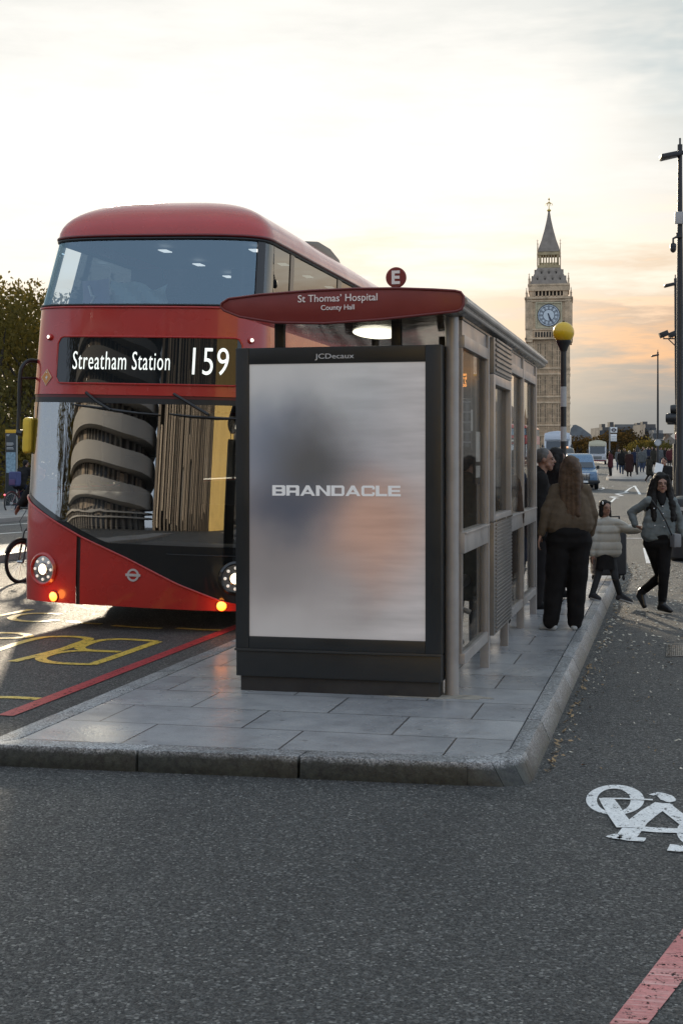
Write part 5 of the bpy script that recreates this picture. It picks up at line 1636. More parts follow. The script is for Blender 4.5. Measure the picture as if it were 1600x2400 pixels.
def top_prims(J, s, pad=.022, hem=None, g=1.0, sleeve=True, flare=0.0, bulk=1.0):
    V = {k: Vector(v) for k, v in J.items()}
    ax = (V['shR'] - V['shL']); ax.z = 0; ax.normalize()
    hemp = V['pel'].copy() if hem is None else V['pel'].lerp(V['pel'], 1)
    if hem is not None: hemp.z = hem
    pr = []
    for q in (-1, -.33, .33, 1):
        pr += [('c', V['chest'] + ax * q * .082 * s * g, (.098 * g + pad) * s, hemp + ax * q * (.082 * g + flare) * s, (.098 * g + pad + flare * .6) * s),
               ('c', V['chest'] + ax * q * .075 * s, (.095 + pad) * s, V['neck'] + ax * q * .055 * s - Vector((0, 0, .05 * s)), (.055 + pad) * s)]
    pr.append(('c', V['neck'] - Vector((0, 0, .02 * s)), (.058 + pad * .6) * s, V['neck'] + Vector((0, 0, .01 * s)), (.052 + pad * .6) * s))
    if sleeve:
        for S in 'RL':
            w = V['el' + S].lerp(V['wr' + S], .95)
            pr += [('c', V['neck'] - Vector((0, 0, .04 * s)), (.045 + pad) * s, V['sh' + S], (.050 + pad) * s * bulk), ('c', V['sh' + S], (.050 + pad) * s * bulk, V['el' + S], (.040 + pad) * s * bulk), ('c', V['el' + S], (.040 + pad) * s * bulk, w, (.028 + pad * .9) * s * bulk)]
    return pr
def leg_prims(J, s, pad=.014, g=1.0, flare=0.0, to=1.0):
    V = {k: Vector(v) for k, v in J.items()}
    pr = [('c', V['hiL'], (.095 * g + pad) * s, V['hiR'], (.095 * g + pad) * s), ('c', V['pel'] + (V['hiL'] - V['hiR']) * .35, (.095 * g + pad) * s, V['pel'] - (V['hiL'] - V['hiR']) * .35, (.095 * g + pad) * s)]
    for S in 'RL':
        e = V['kn' + S].lerp(V['an' + S], to)
        pr += [('c', V['hi' + S], (.088 * g + pad) * s, V['kn' + S], (.058 * g + pad + flare * .5) * s), ('c', V['kn' + S], (.058 * g + pad + flare * .5) * s, e, (.038 + pad + flare) * s)]
    return pr
def shoe_prims(J, s, r=.036, S='R', boot=0.0):
    V = {k: Vector(v) for k, v in J.items()}
    a, t = V['an' + S], V['to' + S]
    ft = (t - a); fl = Vector((ft.x, ft.y, 0))
    heel = a + Vector((0, 0, -.045 * s)) - (fl.normalized() * .035 * s if fl.length > .02 else Vector((0, 0, 0)))
    pr = [('c', a + Vector((0, 0, -.005)), r * 1.08 * s, t, r * .82 * s), ('c', heel, r * .85 * s, t, r * .78 * s), ('c', a, r * 1.05 * s, heel, r * .9 * s)]
    if boot: pr.append(('c', a, r * 1.15 * s, a.lerp(V['kn' + S], boot), r * 1.25 * s))
    return pr
def hair_prims(J, hy, s, kind, pitch=0):
    F = head_frame(J, hy, pitch); Rm = F.to_3x3().to_4x4()
    f = lambda x, y, z: F @ Vector((x * s, y * s, z * s))
    hs = lambda a, b, c: Vector((a * s, b * s, c * s))
    pr = [('e', f(0, -.026, .036), hs(.084, .090, .090), Rm), ('c', f(-.052, .028, .075), .026 * s, f(.052, .028, .075), .026 * s)]
    if kind == 'short': pr += [('c', f(0, -.06, .0), .055 * s, f(0, -.06, -.04), .045 * s)]
    if kind in ('long', 'verylong'):
        ln = -.34 if kind == 'long' else -.46
        for q in (-.05, -.017, .017, .05): pr.append(('c', f(q, -.065, .0), .045 * s, f(q * 1.35, -.085, ln + abs(q)), .028 * s))
        for q in (-1, 1):
            pr += [('c', f(q * .062, .0, .03), .034 * s, f(q * .078, -.01, -.12), .036 * s), ('c', f(q * .078, -.01, -.12), .036 * s, f(q * .095, .015, ln * .8), .030 * s)]
    if kind == 'front':
        for q in (-1, 1):
            pr += [('c', f(q * .070, -.03, .03), .04 * s, f(q * .12, -.02, -.20), .055 * s), ('c', f(q * .12, -.02, -.20), .055 * s, f(q * .125, .04, -.36), .035 * s)]
            pr += [('c', f(q * .060, .015, .045), .032 * s, f(q * .082, .005, -.10), .036 * s), ('c', f(q * .082, .005, -.10), .038 * s, f(q * .10, .055, -.22), .042 * s), ('c', f(q * .10, .055, -.22), .042 * s, f(q * .095, .085, -.37), .026 * s)]
        pr.append(('c', f(0, -.06, 0), .06 * s, f(0, -.09, -.25), .06 * s))
    if kind == 'bob':
        for q in (-1, 1): pr.append(('c', f(q * .060, -.005, .03), .034 * s, f(q * .072, -.005, -.10), .034 * s))
        pr.append(('c', f(0, -.06, 0), .06 * s, f(0, -.055, -.10), .05 * s))
    if kind == 'bun': pr.append(('e', f(0, -.10, .09), hs(.04, .04, .04)))
    if kind == 'hood': pr += [('c', f(0, -.06, -.05), .075 * s, f(0, -.05, .0), .085 * s)]
    return pr
EYE_D, LIP = M('eye_dark', (.02, .015, .012), .3), M('lips', (.22, .07, .065), .5)
def face_bits(t, body, J, hy, s, pitch=0):
    F = head_frame(J, hy, pitch); Rm = F.to_3x3().to_4x4()
    f = lambda x, y, z: F @ Vector((x * s, y * s, z * s))
    mb = MB()
    for q in (-1, 1):
        mb.ell(f(q * .031, .079, .000), (.013 * s, .008 * s, .006 * s), 10, 6, Rm)
        mb.tube([f(q * .015, .088, .020), f(q * .034, .084, .024), f(q * .050, .070, .018)], [.003 * s, .0045 * s, .002 * s], 6)
    mb.build('eyes', EYE_D, body)
    mb = MB(); mb.tube([f(-.023, .078, -.056), f(-.008, .089, -.053), f(.008, .089, -.053), f(.023, .078, -.056)], [.003 * s, .006 * s, .006 * s, .003 * s], 6); mb.build('mouth', LIP, body)

CLOTH = {}
def cloth(name, col, rough=.85, **kw): return M('cloth_' + name, col, rough, spec=.12, var=kw.pop('var', .18), vscale=kw.pop('vscale', 9), bump=kw.pop('bump', .25), bscale=kw.pop('bscale', 110), **kw)
def px_joints(spec, d0, loc):
    """joints given as (image x, image y, metres nearer) -> local coordinates"""
    J = {}
    for k, v in spec.items():
        d = d0 - (v[2] if len(v) > 2 else 0)
        J[k] = tuple(P(v[0], v[1], d) - Vector(loc))
    return J

# ---- woman waiting with her back to us
d0 = 13.35
loc = P(1318, 1473, d0); loc.z = PZ
spec = dict(head=(1337, 1099), neck=(1336, 1133, -.02), chest=(1338, 1178), pel=(1333, 1250), shR=(1371, 1150), elR=(1389, 1203), wrR=(1384, 1250, -.12), shL=(1303, 1148), elL=(1280, 1198, .03), wrL=(1267, 1252, .02),
            hiR=(1356, 1268), knR=(1351, 1372), anR=(1347, 1458, .02), toR=(1356, 1468, -.13), hiL=(1310, 1268), knL=(1300, 1370), anL=(1290, 1458, .03), toL=(1268, 1469, -.04))
J = px_joints(spec, d0, loc); hyA = face(168)
t = thing('person', 'woman seen from behind in a brown jacket and wide black trousers by the shelter end', 'person', loc)
bd = blob('body', body_prims(J, hyA, .95, .86), SKIN, t, .010, 3)
blob('jacket', top_prims(J, .96, .018, J['pel'][2] + .095, .98, True, .034, .98), cloth('brown_jacket', (.115, .088, .062)), t, .009, 2, .010, 6)
blob('trousers', leg_prims(J, 1.0, .018, 1.18, .020, .99), cloth('black_trousers', (.013, .012, .012)), t, .012, 3, .008, 5)
for S in 'RL': blob('shoe', shoe_prims(J, 1.0, .038, S), cloth('grey_trainer', (.40, .41, .40)), t, .009, 2)
blob('hair', hair_prims(J, hyA, 1.06, 'verylong'), HAIR_BR, t, .009, 3, .003, 14)

# ---- man in profile and a second person behind him
d0 = 15.25
loc = P(1268, 1427, d0); loc.z = PZ
spec = dict(head=(1277, 1077), neck=(1262, 1110), chest=(1258, 1150), pel=(1260, 1215), shR=(1266, 1126, .16), elR=(1262, 1180, .20), wrR=(1274, 1222, .20), shL=(1252, 1126, -.16), elL=(1246, 1180, -.2), wrL=(1256, 1225, -.18),
            hiR=(1262, 1230, .09), knR=(1262, 1325, .10), anR=(1256, 1412, .10), toR=(1284, 1423, .08), hiL=(1258, 1230, -.09), knL=(1266, 1320, -.10), anL=(1262, 1408, -.10), toL=(1292, 1416, -.10))
J = px_joints(spec, d0, loc); hyC = face(78)
t = thing('person', 'grey haired man in profile wearing a black coat between the shelter and the woman', 'person', loc)
bd = blob('body', body_prims(J, hyC, 1.05), SKIN, t, .010, 3); face_bits(t, bd, J, hyC, 1.05)
blob('coat', top_prims(J, 1.05, .035, J['pel'][2] - .12, 1.05, True, .01, 1.05), cloth('black_coat', (.016, .015, .015)), t, .014, 3, .010, 6)
blob('trousers', leg_prims(J, 1.05, .018, 1.0, .01), cloth('dark_trousers', (.018, .016, .016)), t, .014, 3)
for S in 'RL': blob('shoe', shoe_prims(J, 1.05, .036, S), cloth('black_shoe', (.012, .012, .012), .4), t, .011, 2)
blob('hair', hair_prims(J, hyC, 1.05, 'short')[:1], HAIR_GY, t, .009, 2, .002, 30)

def stander(label, px, d, hd, top, legs, hair, kind, s=1.0, pose=None, coat=.55, face_=False, g=1.0, z=PZ, name='person', vox=.014, bits=(), pad=.035):
    v = P(px, HORZ, d); v.z = z
    t = thing(name, label, 'person', v, face(hd))
    J = {k: tuple(x * s for x in v_) for k, v_ in {**DEF, **(pose or {})}.items()}
    bd = blob('body', body_prims(J, 0, s, g, vox < .02), SKIN, t, max(.011, vox * .8), 2)
    if face_: face_bits(t, bd, J, 0, s)
    blob('coat', top_prims(J, s, pad, coat * s, g, True, .012, 1.0), top, t, vox, 3, .010, 6)
    blob('trousers', leg_prims(J, s, .016, g, .008), legs, t, vox, 3)
    for S in 'RL': blob('shoe', shoe_prims(J, s, .036, S), cloth('black_shoe', (.012, .012, .012), .4), t, vox, 2)
    blob('hair', hair_prims(J, 0, s, kind), hair, t, max(.011, vox * .8), 2, .004, 18)
    return t
C_BLK, C_NAVY, C_OLIVE, C_MAROON, C_GREY, C_TAN = cloth('black_coat', (.016, .015, .015)), cloth('navy', (.02, .026, .05)), cloth('olive', (.055, .048, .032)), cloth('maroon', (.075, .022, .024)), cloth('grey_coat', (.10, .105, .105)), cloth('tan', (.17, .12, .075))
C_TRO, C_JEAN = cloth('dark_trousers', (.018, .016, .016)), cloth('denim', (.045, .06, .095))
stander('dark haired person in a black coat standing just behind the grey haired man', 1302, 16.4, 120, C_BLK, C_TRO, HAIR_DK, 'long', 1.02)
stander('person in an olive coat waiting inside the shelter nearest the corner post', 1092, 12.0, 150, C_OLIVE, C_TRO, HAIR_DK, 'short', 1.0)
stander('long haired person in a brown coat waiting behind the notice cabinet glass', 1158, 13.5, 175, cloth('brown_coat', (.07, .045, .032)), C_TRO, HAIR_BR, 'long', .99)
stander('person in a navy coat waiting at the far end inside the shelter', 1208, 16.0, 100, C_NAVY, C_TRO, HAIR_DK, 'short', 1.0)

# ---- small child holding the woman's hand
d0 = 16.25
loc = P(1400, 1407, d0); loc.z = PZ
spec = dict(head=(1418, 1191), neck=(1420, 1219), chest=(1422, 1246), pel=(1420, 1290), shR=(1397, 1229), elR=(1391, 1268, .02), wrR=(1387, 1298, .03), shL=(1442, 1228), elL=(1470, 1241, .02), wrL=(1494, 1243, .06),
            hiR=(1410, 1306), knR=(1400, 1352, .02), anR=(1388, 1391, .02), toR=(1404, 1403, .10), hiL=(1431, 1306), knL=(1441, 1355, .03), anL=(1452, 1393, -.10), toL=(1478, 1409, -.16))
J = px_joints(spec, d0, loc); hyE = face(24)
t = thing('person', 'small child in a pale puffer coat and dark skirt stepping off the kerb', 'person', loc)
bd = blob('body', body_prims(J, hyE, .76, .62, True, 0, hd={'L': (tuple(RGT), .9)}), SKIN, t, .009, 2); face_bits(t, bd, J, hyE, .78)
pf = top_prims(J, .76, .034, J['pel'][2] + .01, .84, True, .035, 1.04)
PUF = cloth('pale_puffer', (.44, .42, .37), .6, bump=.12, var=.08)
o = blob('puffer_coat', pf, PUF, t, .010, 2)
for v in o.data.vertices:          # quilted channels
    n = v.normal
    v.co += n * (.012 * abs(math.sin((v.co.z) * PI / .095)) ** .6 - .007)
mb = MB(); pl = Vector(J['pel']); Msk = Matrix.Translation(pl) @ Matrix.Rotation(hyE, 4, 'Z') @ Matrix.Diagonal((1.0, .72, 1, 1))
mb.lathe([(.10, .03), (.118, -.04), (.128, -.12), (.142, -.215), (.136, -.215), (.10, -.05)], 28, M=Msk); mb.build('skirt', C_BLK, t)
blob('tights', leg_prims(J, .76, .008, .80, 0), cloth('grey_tights', (.045, .047, .05)), t, .010, 2)
for S in 'RL':
    sh1 = blob('trainer', shoe_prims(J, .86, .036, S), cloth('dark_trainer', (.05, .05, .055)), t, .008, 2)
    a, b_ = Vector(J['an' + S]), Vector(J['to' + S]); dz = Vector((0, 0, -.03))
    blob('sole', [('c', a + Vector((0, 0, -.052)) - (b_ - a) * .12, .026, b_ + dz * .6, .022)], cloth('white_sole', (.5, .5, .5)), sh1, .008, 1)
blob('hair', hair_prims(J, hyE, .80, 'bob'), HAIR_DK, t, .009, 2, .003, 20)
Fh = head_frame(J, hyE); mb = MB(); mb.ell(Fh @ Vector((.058, .035, .06)), (.009, .009, .02)); mb.build('hair_clip', WHITEP, t)
mb = MB(); mb.box(-.05, .05, .006, .016, -.0, .05)
for sx in (-.115, .115):
    for k in range(1): pass

# ---- woman striding across the cycle track
d0 = 15.9
loc = P(1552, 1436, d0); loc.z = 0
spec = dict(head=(1549, 1134), neck=(1548, 1164, -.02), chest=(1546, 1200), pel=(1541, 1256), shR=(1520, 1175, .02), elR=(1479, 1201, -.10), wrR=(1488, 1231, -.02), shL=(1576, 1176, .02), elL=(1592, 1222, -.02), wrL=(1602, 1258, .05),
            hiR=(1526, 1272, -.02), knR=(1549, 1350, -.10), anR=(1502, 1388, -.28), toR=(1509, 1420, -.24), hiL=(1556, 1272, .02), knL=(1555, 1345, .06), anL=(1551, 1416, .02), toL=(1570, 1431, .12))
J = px_joints(spec, d0, loc); hyB = face(2)
t = thing('person', 'long haired woman in a grey jacket and black boots striding across the cycle track', 'person', loc)
bd = blob('body', body_prims(J, hyB, .93, .95, hd={'R': (tuple((RGT * .85 + Vector((0, 0, -.55)))), .9)}), SKIN, t, .009, 2); face_bits(t, bd, J, hyB, .93)
o = blob('jacket', top_prims(J, .94, .016, J['pel'][2] + .02, .94, True, .012, .98), cloth('grey_tweed', (.16, .18, .18)), t, .010, 2, .009, 9)
mb = MB()
for px_, py_ in ((1552, 1187), (1553, 1204), (1555, 1220), (1556, 1235), (1532, 1192), (1534, 1232)):
    mb.ell(P(px_, py_, d0 - .142) - loc, .010, 10, 7)
mb.build('buttons', STEEL, o)
blob('scarf', [('c', Vector(J['neck']) + Vector((0, -.03, -.02)), .068, Vector(J['neck']) + Vector((.0, -.03, .03)), .062), ('c', Vector(J['neck']) - FWD * .06 + Vector((0, 0, -.02)), .05, Vector(J['chest']) - FWD * .10 + Vector((0, 0, .10)), .03)], C_BLK, t, .011, 3)
blob('trousers', leg_prims(J, .95, .012, .98, 0, .9), cloth('black_trousers', (.013, .012, .012)), t, .011, 3, .004, 6)
for S in 'RL': blob('boot', shoe_prims(J, .98, .041, S, .24), M('black_leather', (.010, .010, .010), .3, coat=.2, bump=.1), t, .009, 2)
blob('hair', hair_prims(J, hyB, 1.08, 'front'), HAIR_DK, t, .009, 2, .005, 18)
bag = thing('handbag', 'small grey handbag hanging at the hip of the striding woman', 'handbag', P(1579, 1282, d0 - .10))
bl_ = bag.location.copy()
mb = MB(); mb.box(-.045, .045, -.09, .09, 0, .15, Matrix.Rotation(YAW + R(15), 4, 'Z')); mb.build('bag_body', M('grey_leather', (.20, .20, .205), .4, var=.1), bag, bevel=.015)
mb = MB(); mb.tube([P(px_, py_, d0 - dd) - bl_ for px_, py_, dd in ((1527, 1172, .10), (1545, 1196, .155), (1560, 1222, .155), (1573, 1252, .14), (1579, 1270, .11))], .008, 6); mb.build('strap', BLACK, bag)

# ---- suitcase behind the child
c = G(1425, 1358, KT)
t = thing('suitcase', 'large black wheeled suitcase standing behind the small child', 'suitcase', (c.x, c.y, PZ), YAW + R(6))
mb = MB(); mb.box(-.22, .22, -.13, .13, .06, .70); mb.build('shell', M('case_black', (.014, .014, .015), .5, var=.2), t, bevel=.05, seg=3)
mb = MB(); mb.tube([(.02, .1, .70), (.02, .1, .84), (.18, .1, .84), (.18, .1, .70)], .014, 8); mb.build('handle', BLACK, t)
mb = MB(); [mb.ell((x, y, .03), (.02, .03, .035)) for x in (-.18, .18) for y in (-.1, .1)]; mb.build('wheels', RUBBER, t)

# ---- crowd on the far island and the bridge
protos = []
def proto(top, legs, hair, kind, pose, coat, bag=None):
    t = thing('pedestrian', 'x', 'person', (0, 0, -50))
    J = {**DEF, **pose}
    blob('body', body_prims(J, 0, 1.0, 1.0, False), SKIN, t, .03, 1)
    blob('coat', top_prims(J, 1.0, .045, coat, 1.0, True, .015), top, t, .032, 1)
    blob('trousers', leg_prims(J, 1.0, .02, 1.0, 0), legs, t, .032, 1)
    blob('hair', hair_prims(J, 0, 1.0, kind), hair, t, .03, 1)
    protos.append(t); return t
HAIR_LT = M('hair_fair', (.28, .24, .18), .5, var=.2)
pA = proto(C_MAROON, C_TRO, HAIR_DK, 'hood', {}, .70)
pB = proto(C_BLK, C_JEAN, HAIR_DK, 'long', WALK, .80)
pC = proto(cloth('dark_maroon', (.04, .02, .018)), C_BLK, HAIR_LT, 'bob', {}, .45)
pD = proto(C_NAVY, C_TRO, HAIR_BR, 'short', WALK, .85)
pE = proto(C_GREY, C_JEAN, HAIR_DK, 'short', {}, .82)
pF = proto(cloth('dark_olive', (.035, .032, .025)), C_TRO, HAIR_DK, 'bob', WALK, .60)
used = set()
def place(pr, px, d, hd, label, s=1.0, dz=.125, grp='people on the bridge approach'):
    v = at(px, d, dz)
    if pr.name in used: return dup(pr, v, face(hd), label, grp, s)
    used.add(pr.name)
    pr.location = v; pr.rotation_euler = (0, 0, face(hd)); pr.scale = (s,) * 3; pr['label'] = label; pr['group'] = grp
    return pr
place(pA, 1430, 92, -120, 'person in a maroon coat leaning by the far bus stop flag')
place(pC, 1474, 91, 150, 'fair haired person in a long dark coat at the front edge of the far island')
place(pB, 1456, 95, 170, 'dark haired person with jeans standing between the stop flag and the fair haired person', 1.0)
place(pD, 1486, 99, 160, 'person in navy just right of the fair haired person on the far island')
place(pE, 1504, 101, 150, 'person in a grey coat beside the thin black post on the far island')
place(pF, 1463, 104, 20, 'person in a dark coat half hidden behind the jeans wearer on the far island')
place(pE, 1449, 106, 10, 'small figure in grey behind the maroon coat at the far stop', .96)
kinds = [pB, pD, pF, pE, pC, pA]
r2 = random.Random(31)
for i in range(44):
    d = 112 + 95 * r2.random() ** 1.2
    px = 1490 + (1590 - 1490) * r2.random() ** .8 - (d - 112) * .12
    place(kinds[r2.randrange(6)], px, d, r2.choice([0, 10, 170, 185, 160, -20, 30]), 'dark coated pedestrian in the distant crowd on the bridge pavement', r2.uniform(.92, 1.06), .125, 'distant crowd on the bridge pavement')
place(pF, 1521, 84, 120, 'person in a tan brown coat hurrying over the road just above the striding woman', .93, .0)
t = stander('man in a black jacket and glasses holding a white paper behind the striding woman', 1556, 40, -35, C_BLK, C_TRO, HAIR_DK, 'short', 1.03, dict(elL=(-.24, .08, 1.14), wrL=(-.10, .28, 1.22)), .72, True, z=0, vox=.02)
mb = MB(); mb.tube([(.052, .085, 1.652 - .0), (-.052, .085, 1.652)], .006, 5); mb.build('glasses', BLACK, t)
pp = P(1543, 1098, 39.55)
tag(MB().box(-.11, .11, -.004, .004, -.15, .15).build('paper_sheet', WHITEP, None, pp, smooth=False), 'white sheet of paper held up by the man in the black jacket', 'paper').rotation_euler = (R(-14), R(16), YAW)
stander('dark figure at the right edge standing behind the traffic light pole', 1594, 36, -80, C_BLK, C_TRO, HAIR_BR, 'short', .98, None, .6, False, z=0, vox=.022)

# ================================================================== VEHICLES
def rr(hw, z0, z1, r, n=5):
    """rounded section in x-z"""
    pts = []
    for cx, cz, a0 in ((hw - r, z0 + r, -90), (hw - r, z1 - r, 0), (-hw + r, z1 - r, 90), (-hw + r, z0 + r, 180)):
        for k in range(n + 1):
            a = R(a0 + 90 * k / n); pts.append((cx + r * math.cos(a), cz + r * math.sin(a)))
    return pts
def loft(mb, secs):
    """secs: (y, half width, z0, z1, radius)"""
    rows = [[(x, y, z) for x, z in rr(hw, z0, z1, r)] for y, hw, z0, z1, r in secs]
    n = len(rows[0])
    vs = [v for r_ in rows for v in r_]
    fs = [(i * n + k, i * n + (k + 1) % n, (i + 1) * n + (k + 1) % n, (i + 1) * n + k) for i in range(len(rows) - 1) for k in range(n)]
    fs += [tuple(range(n)), tuple((len(rows) - 1) * n + k for k in range(n))]
    return mb.add(vs, fs)
def vehicle(name, label, cat, px, d, hd, paint_):
    t = thing(name, label, cat, at(px, d), face(hd) + PI)     # local -y is the front
    return t
def cab(label, px, d, hd, paint_, sign=True, lit=True):
    t = vehicle('taxi', label, 'taxi', px, d, hd, paint_)
    mb = MB()
    loft(mb, [(-2.25, .60, .42, .78, .10), (-2.15, .74, .30, .92, .12), (-1.7, .84, .26, 1.02, .14), (-.95, .88, .25, 1.08, .14), (.9, .88, .25, 1.08, .12), (1.9, .86, .28, 1.05, .14), (2.2, .74, .36, .92, .14)])
    body = mb.build('body', paint_, t)
    mb = MB(); loft(mb, [(-1.0, .78, 1.0, 1.10, .05), (-.35, .72, 1.0, 1.74, .16), (-.05, .72, 1.0, 1.86, .18), (1.1, .72, 1.0, 1.88, .18), (1.75, .70, 1.0, 1.70, .18), (2.05, .68, 1.0, 1.12, .05)]); mb.build('cabin', paint_, t)
    mb = MB(); mb.add([(-.68, -.97, 1.13), (.68, -.97, 1.13), (.60, -.33, 1.70), (-.60, -.33, 1.70)], [(0, 1, 2, 3)]); o = mb.build('windscreen', GLASS_DARK, t, fix=False, smooth=False); o.location.y = -.03
    for s in (-1, 1):
        mb = MB(); mb.add([(s * .735, -.55, 1.12), (s * .735, 1.6, 1.12), (s * .735, 1.45, 1.65), (s * .735, -.12, 1.68)], [(0, 1, 2, 3)]); mb.build('side_window', GLASS_DARK, t, fix=False, smooth=False)
        mb = MB(); mb.lathe([(.125, 0), (.12, .05), (.10, .06)], 20, (s * .58, -2.10, .78), Matrix.Rotation(R(90), 4, 'X'), cap=False); h = mb.build('headlight', STEEL, t)
        mb = MB(); mb.lathe([(.10, .04), (.06, .065), (.02, .075)], 16, (s * .58, -2.10, .78), Matrix.Rotation(R(90), 4, 'X')); mb.build('lens', lamp('car_lamp', (1, .93, .72), 1.3) if lit else M('lens_off', (.4, .4, .4), .1), h)
        mb = MB(); mb.box(s * .92 - .07, s * .92 + .07, -.72, -.60, 1.05, 1.24); mb.box(s * .80 - .06, s * .80 + .06, -.68, -.64, 1.10, 1.14); mb.build('mirror', BLACK, t, bevel=.02)
        for y in (-1.45, 1.35): wheel(t, s * .76, y, .33, .2, 'wheel', s)
    mb = MB(); mb.box(-.36, .36, -2.32, -2.20, .50, .86); g = mb.build('grille', STEEL, t, bevel=.03)
    mb = MB(); [mb.box(-.32 + k * .08, -.29 + k * .08, -2.335, -2.32, .53, .83) for k in range(9)]; mb.build('grille_bars', BLACK, g, smooth=False)
    mb = MB(); mb.box(-.86, .86, -2.38, -2.18, .32, .48); b = mb.build('bumper', BLACK, t, bevel=.03)
    mb = MB(); mb.box(-.26, .26, -2.395, -2.375, .36, .46); mb.build('number_plate', WHITEP, b, smooth=False)
    if sign:
        mb = MB(); mb.box(-.30, .30, -.16, -.02, 1.84, 1.97); mb.build('roof_sign', lamp('taxi_sign', (1, .42, .08), .8), t, bevel=.03)
    return t
GLASS_DARK = M('tinted_glass', (.03, .04, .05), .06, coat=.5)
CABBLUE = M('cab_blue', (.085, .16, .26), .25, coat=.6, var=.05)
cab('light blue taxi with one round headlight lit approaching beside the waiting woman', 1357, 75, -5, CABBLUE, False)
cab('dark taxi with an orange lit roof sign behind the light blue taxi', 1322, 108, -6, M('cab_black', (.03, .03, .033), .25, coat=.6), True, False)
def boxvan(name, label, cat, px, d, hd, W, H, Lg, upper, lower, brow, win=(.62, .40)):
    t = vehicle(name, label, cat, px, d, hd, upper)
    hw = W / 2
    mb = MB(); loft(mb, [(-Lg * .5, hw * .94, .45, H * win[1], .12), (-Lg * .5 + .25, hw, .42, H * .55, .14), (-Lg * .5 + .7, hw, .4, H * .97, .22), (Lg * .5 - .2, hw, .4, H, .2), (Lg * .5, hw * .96, .45, H * .97, .2)]); mb.build('body', upper, t)
    mb = MB(); mb.add([(-hw * .86, -Lg * .5 + .08, H * win[1] + .04), (hw * .86, -Lg * .5 + .08, H * win[1] + .04), (hw * .84, -Lg * .5 + .50, H * .76), (-hw * .84, -Lg * .5 + .50, H * .76)], [(0, 1, 2, 3)]); o = mb.build('windscreen', GLASS_DARK, t, fix=False, smooth=False); o.location.y = -.10
    mb = MB(); mb.box(-hw * .93, hw * .93, -Lg * .5 - .06, -Lg * .5 + .2, .38, H * .2); mb.build('bumper', lower, t, bevel=.05)
    mb = MB(); mb.box(-hw * .5, hw * .5, -Lg * .5 - .05, -Lg * .5 + .1, H * .23, H * .36); mb.build('grille', GREYB, t, bevel=.03)
    mb = MB(); mb.box(-hw * .97, hw * .97, -Lg * .5 + .30, -Lg * .5 + .6, H * .80, H * .99); mb.prism([(-hw * .97, H * .99), (hw * .97, H * .99), (hw * .5, H * 1.04), (0, H * 1.06), (-hw * .5, H * 1.04)], -Lg * .5 + .32, -Lg * .5 + .58, 'y'); mb.build('roof_board', brow, t, bevel=.03)
    for s in (-1, 1):
        mb = MB(); mb.box(s * hw * .76 - .14, s * hw * .76 + .14, -Lg * .5 - .04, -Lg * .5 + .1, H * .26, H * .32); mb.build('headlight', M('lens_off', (.4, .4, .4), .1), t, bevel=.02)
        mb = MB(); mb.box(s * (hw + .16) - .08, s * (hw + .16) + .08, -Lg * .5 + .1, -Lg * .5 + .22, H * .50, H * .66); mb.box(s * (hw + .05) - .08, s * (hw + .05) + .08, -Lg * .5 + .14, -Lg * .5 + .18, H * .60, H * .62); mb.build('mirror', BLACK, t, bevel=.02)
        for y in (-Lg * .5 + 1.1, Lg * .5 - 1.2): wheel(t, s * (hw - .12), y, .42, .24, 'wheel', s)
    return t
boxvan('ice_cream_van', 'white ice cream van with a cream roof board and dark red bumper', 'van', 1400, 178, -11, 2.15, 2.85, 5.2, M('van_white', (.55, .56, .58), .3, coat=.4), M('van_red', (.16, .03, .035), .4), M('cream_board', (.60, .55, .40), .5), (.6, .46))
boxvan('coach', 'white coach with a dark windscreen left of the dark taxi', 'coach', 1308, 142, -10, 2.5, 3.3, 11, M('coach_white', (.62, .64, .66), .3, coat=.4), M('coach_grey', (.3, .3, .31), .4), M('coach_brow', (.62, .66, .72), .3), (.6, .30))
# a second, distant double-decker: same maker's shape without the lettering
b2 = dup(bus, (0, 0, 0), 0, 'distant dark red double-decker bus seen through the far shelter panes')
v = at(1206, 150); b2.location = v; b2.rotation_euler = (0, 0, R(-2))
def car(label, px, d, hd, col):
    t = thing('parked_car', label, 'car', at(px, d, .0), face(hd) + PI)
    mb = MB(); loft(mb, [(-2.1, .7, .35, .7, .12), (-1.9, .82, .25, .8, .14), (-.8, .88, .22, .92, .14), (1.2, .88, .22, .95, .14), (2.0, .8, .3, .9, .14)]); mb.build('body', col, t)
    mb = MB(); loft(mb, [(-1.0, .74, .85, .95, .05), (-.3, .66, .85, 1.38, .14), (.9, .66, .85, 1.42, .14), (1.7, .7, .85, 1.0, .06)]); mb.build('cabin', GLASS_DARK, t)
    mb = MB(); loft(mb, [(-.25, .6, 1.36, 1.41, .02), (.9, .6, 1.38, 1.445, .02)]); mb.build('roof', col, t)
    for s in (-1, 1):
        for y in (-1.35, 1.3): wheel(t, s * .78, y, .31, .2, 'wheel', s)
        mb = MB(); mb.box(s * .58 - .13, s * .58 + .13, -2.08, -1.95, .62, .74); mb.build('headlight', M('lens_off', (.4, .4, .4), .1), t, bevel=.02)
    return t
car('dark parked car at the far left edge behind the map pillar', -14, 66, 60, M('car_dark', (.05, .055, .07), .25, coat=.5))

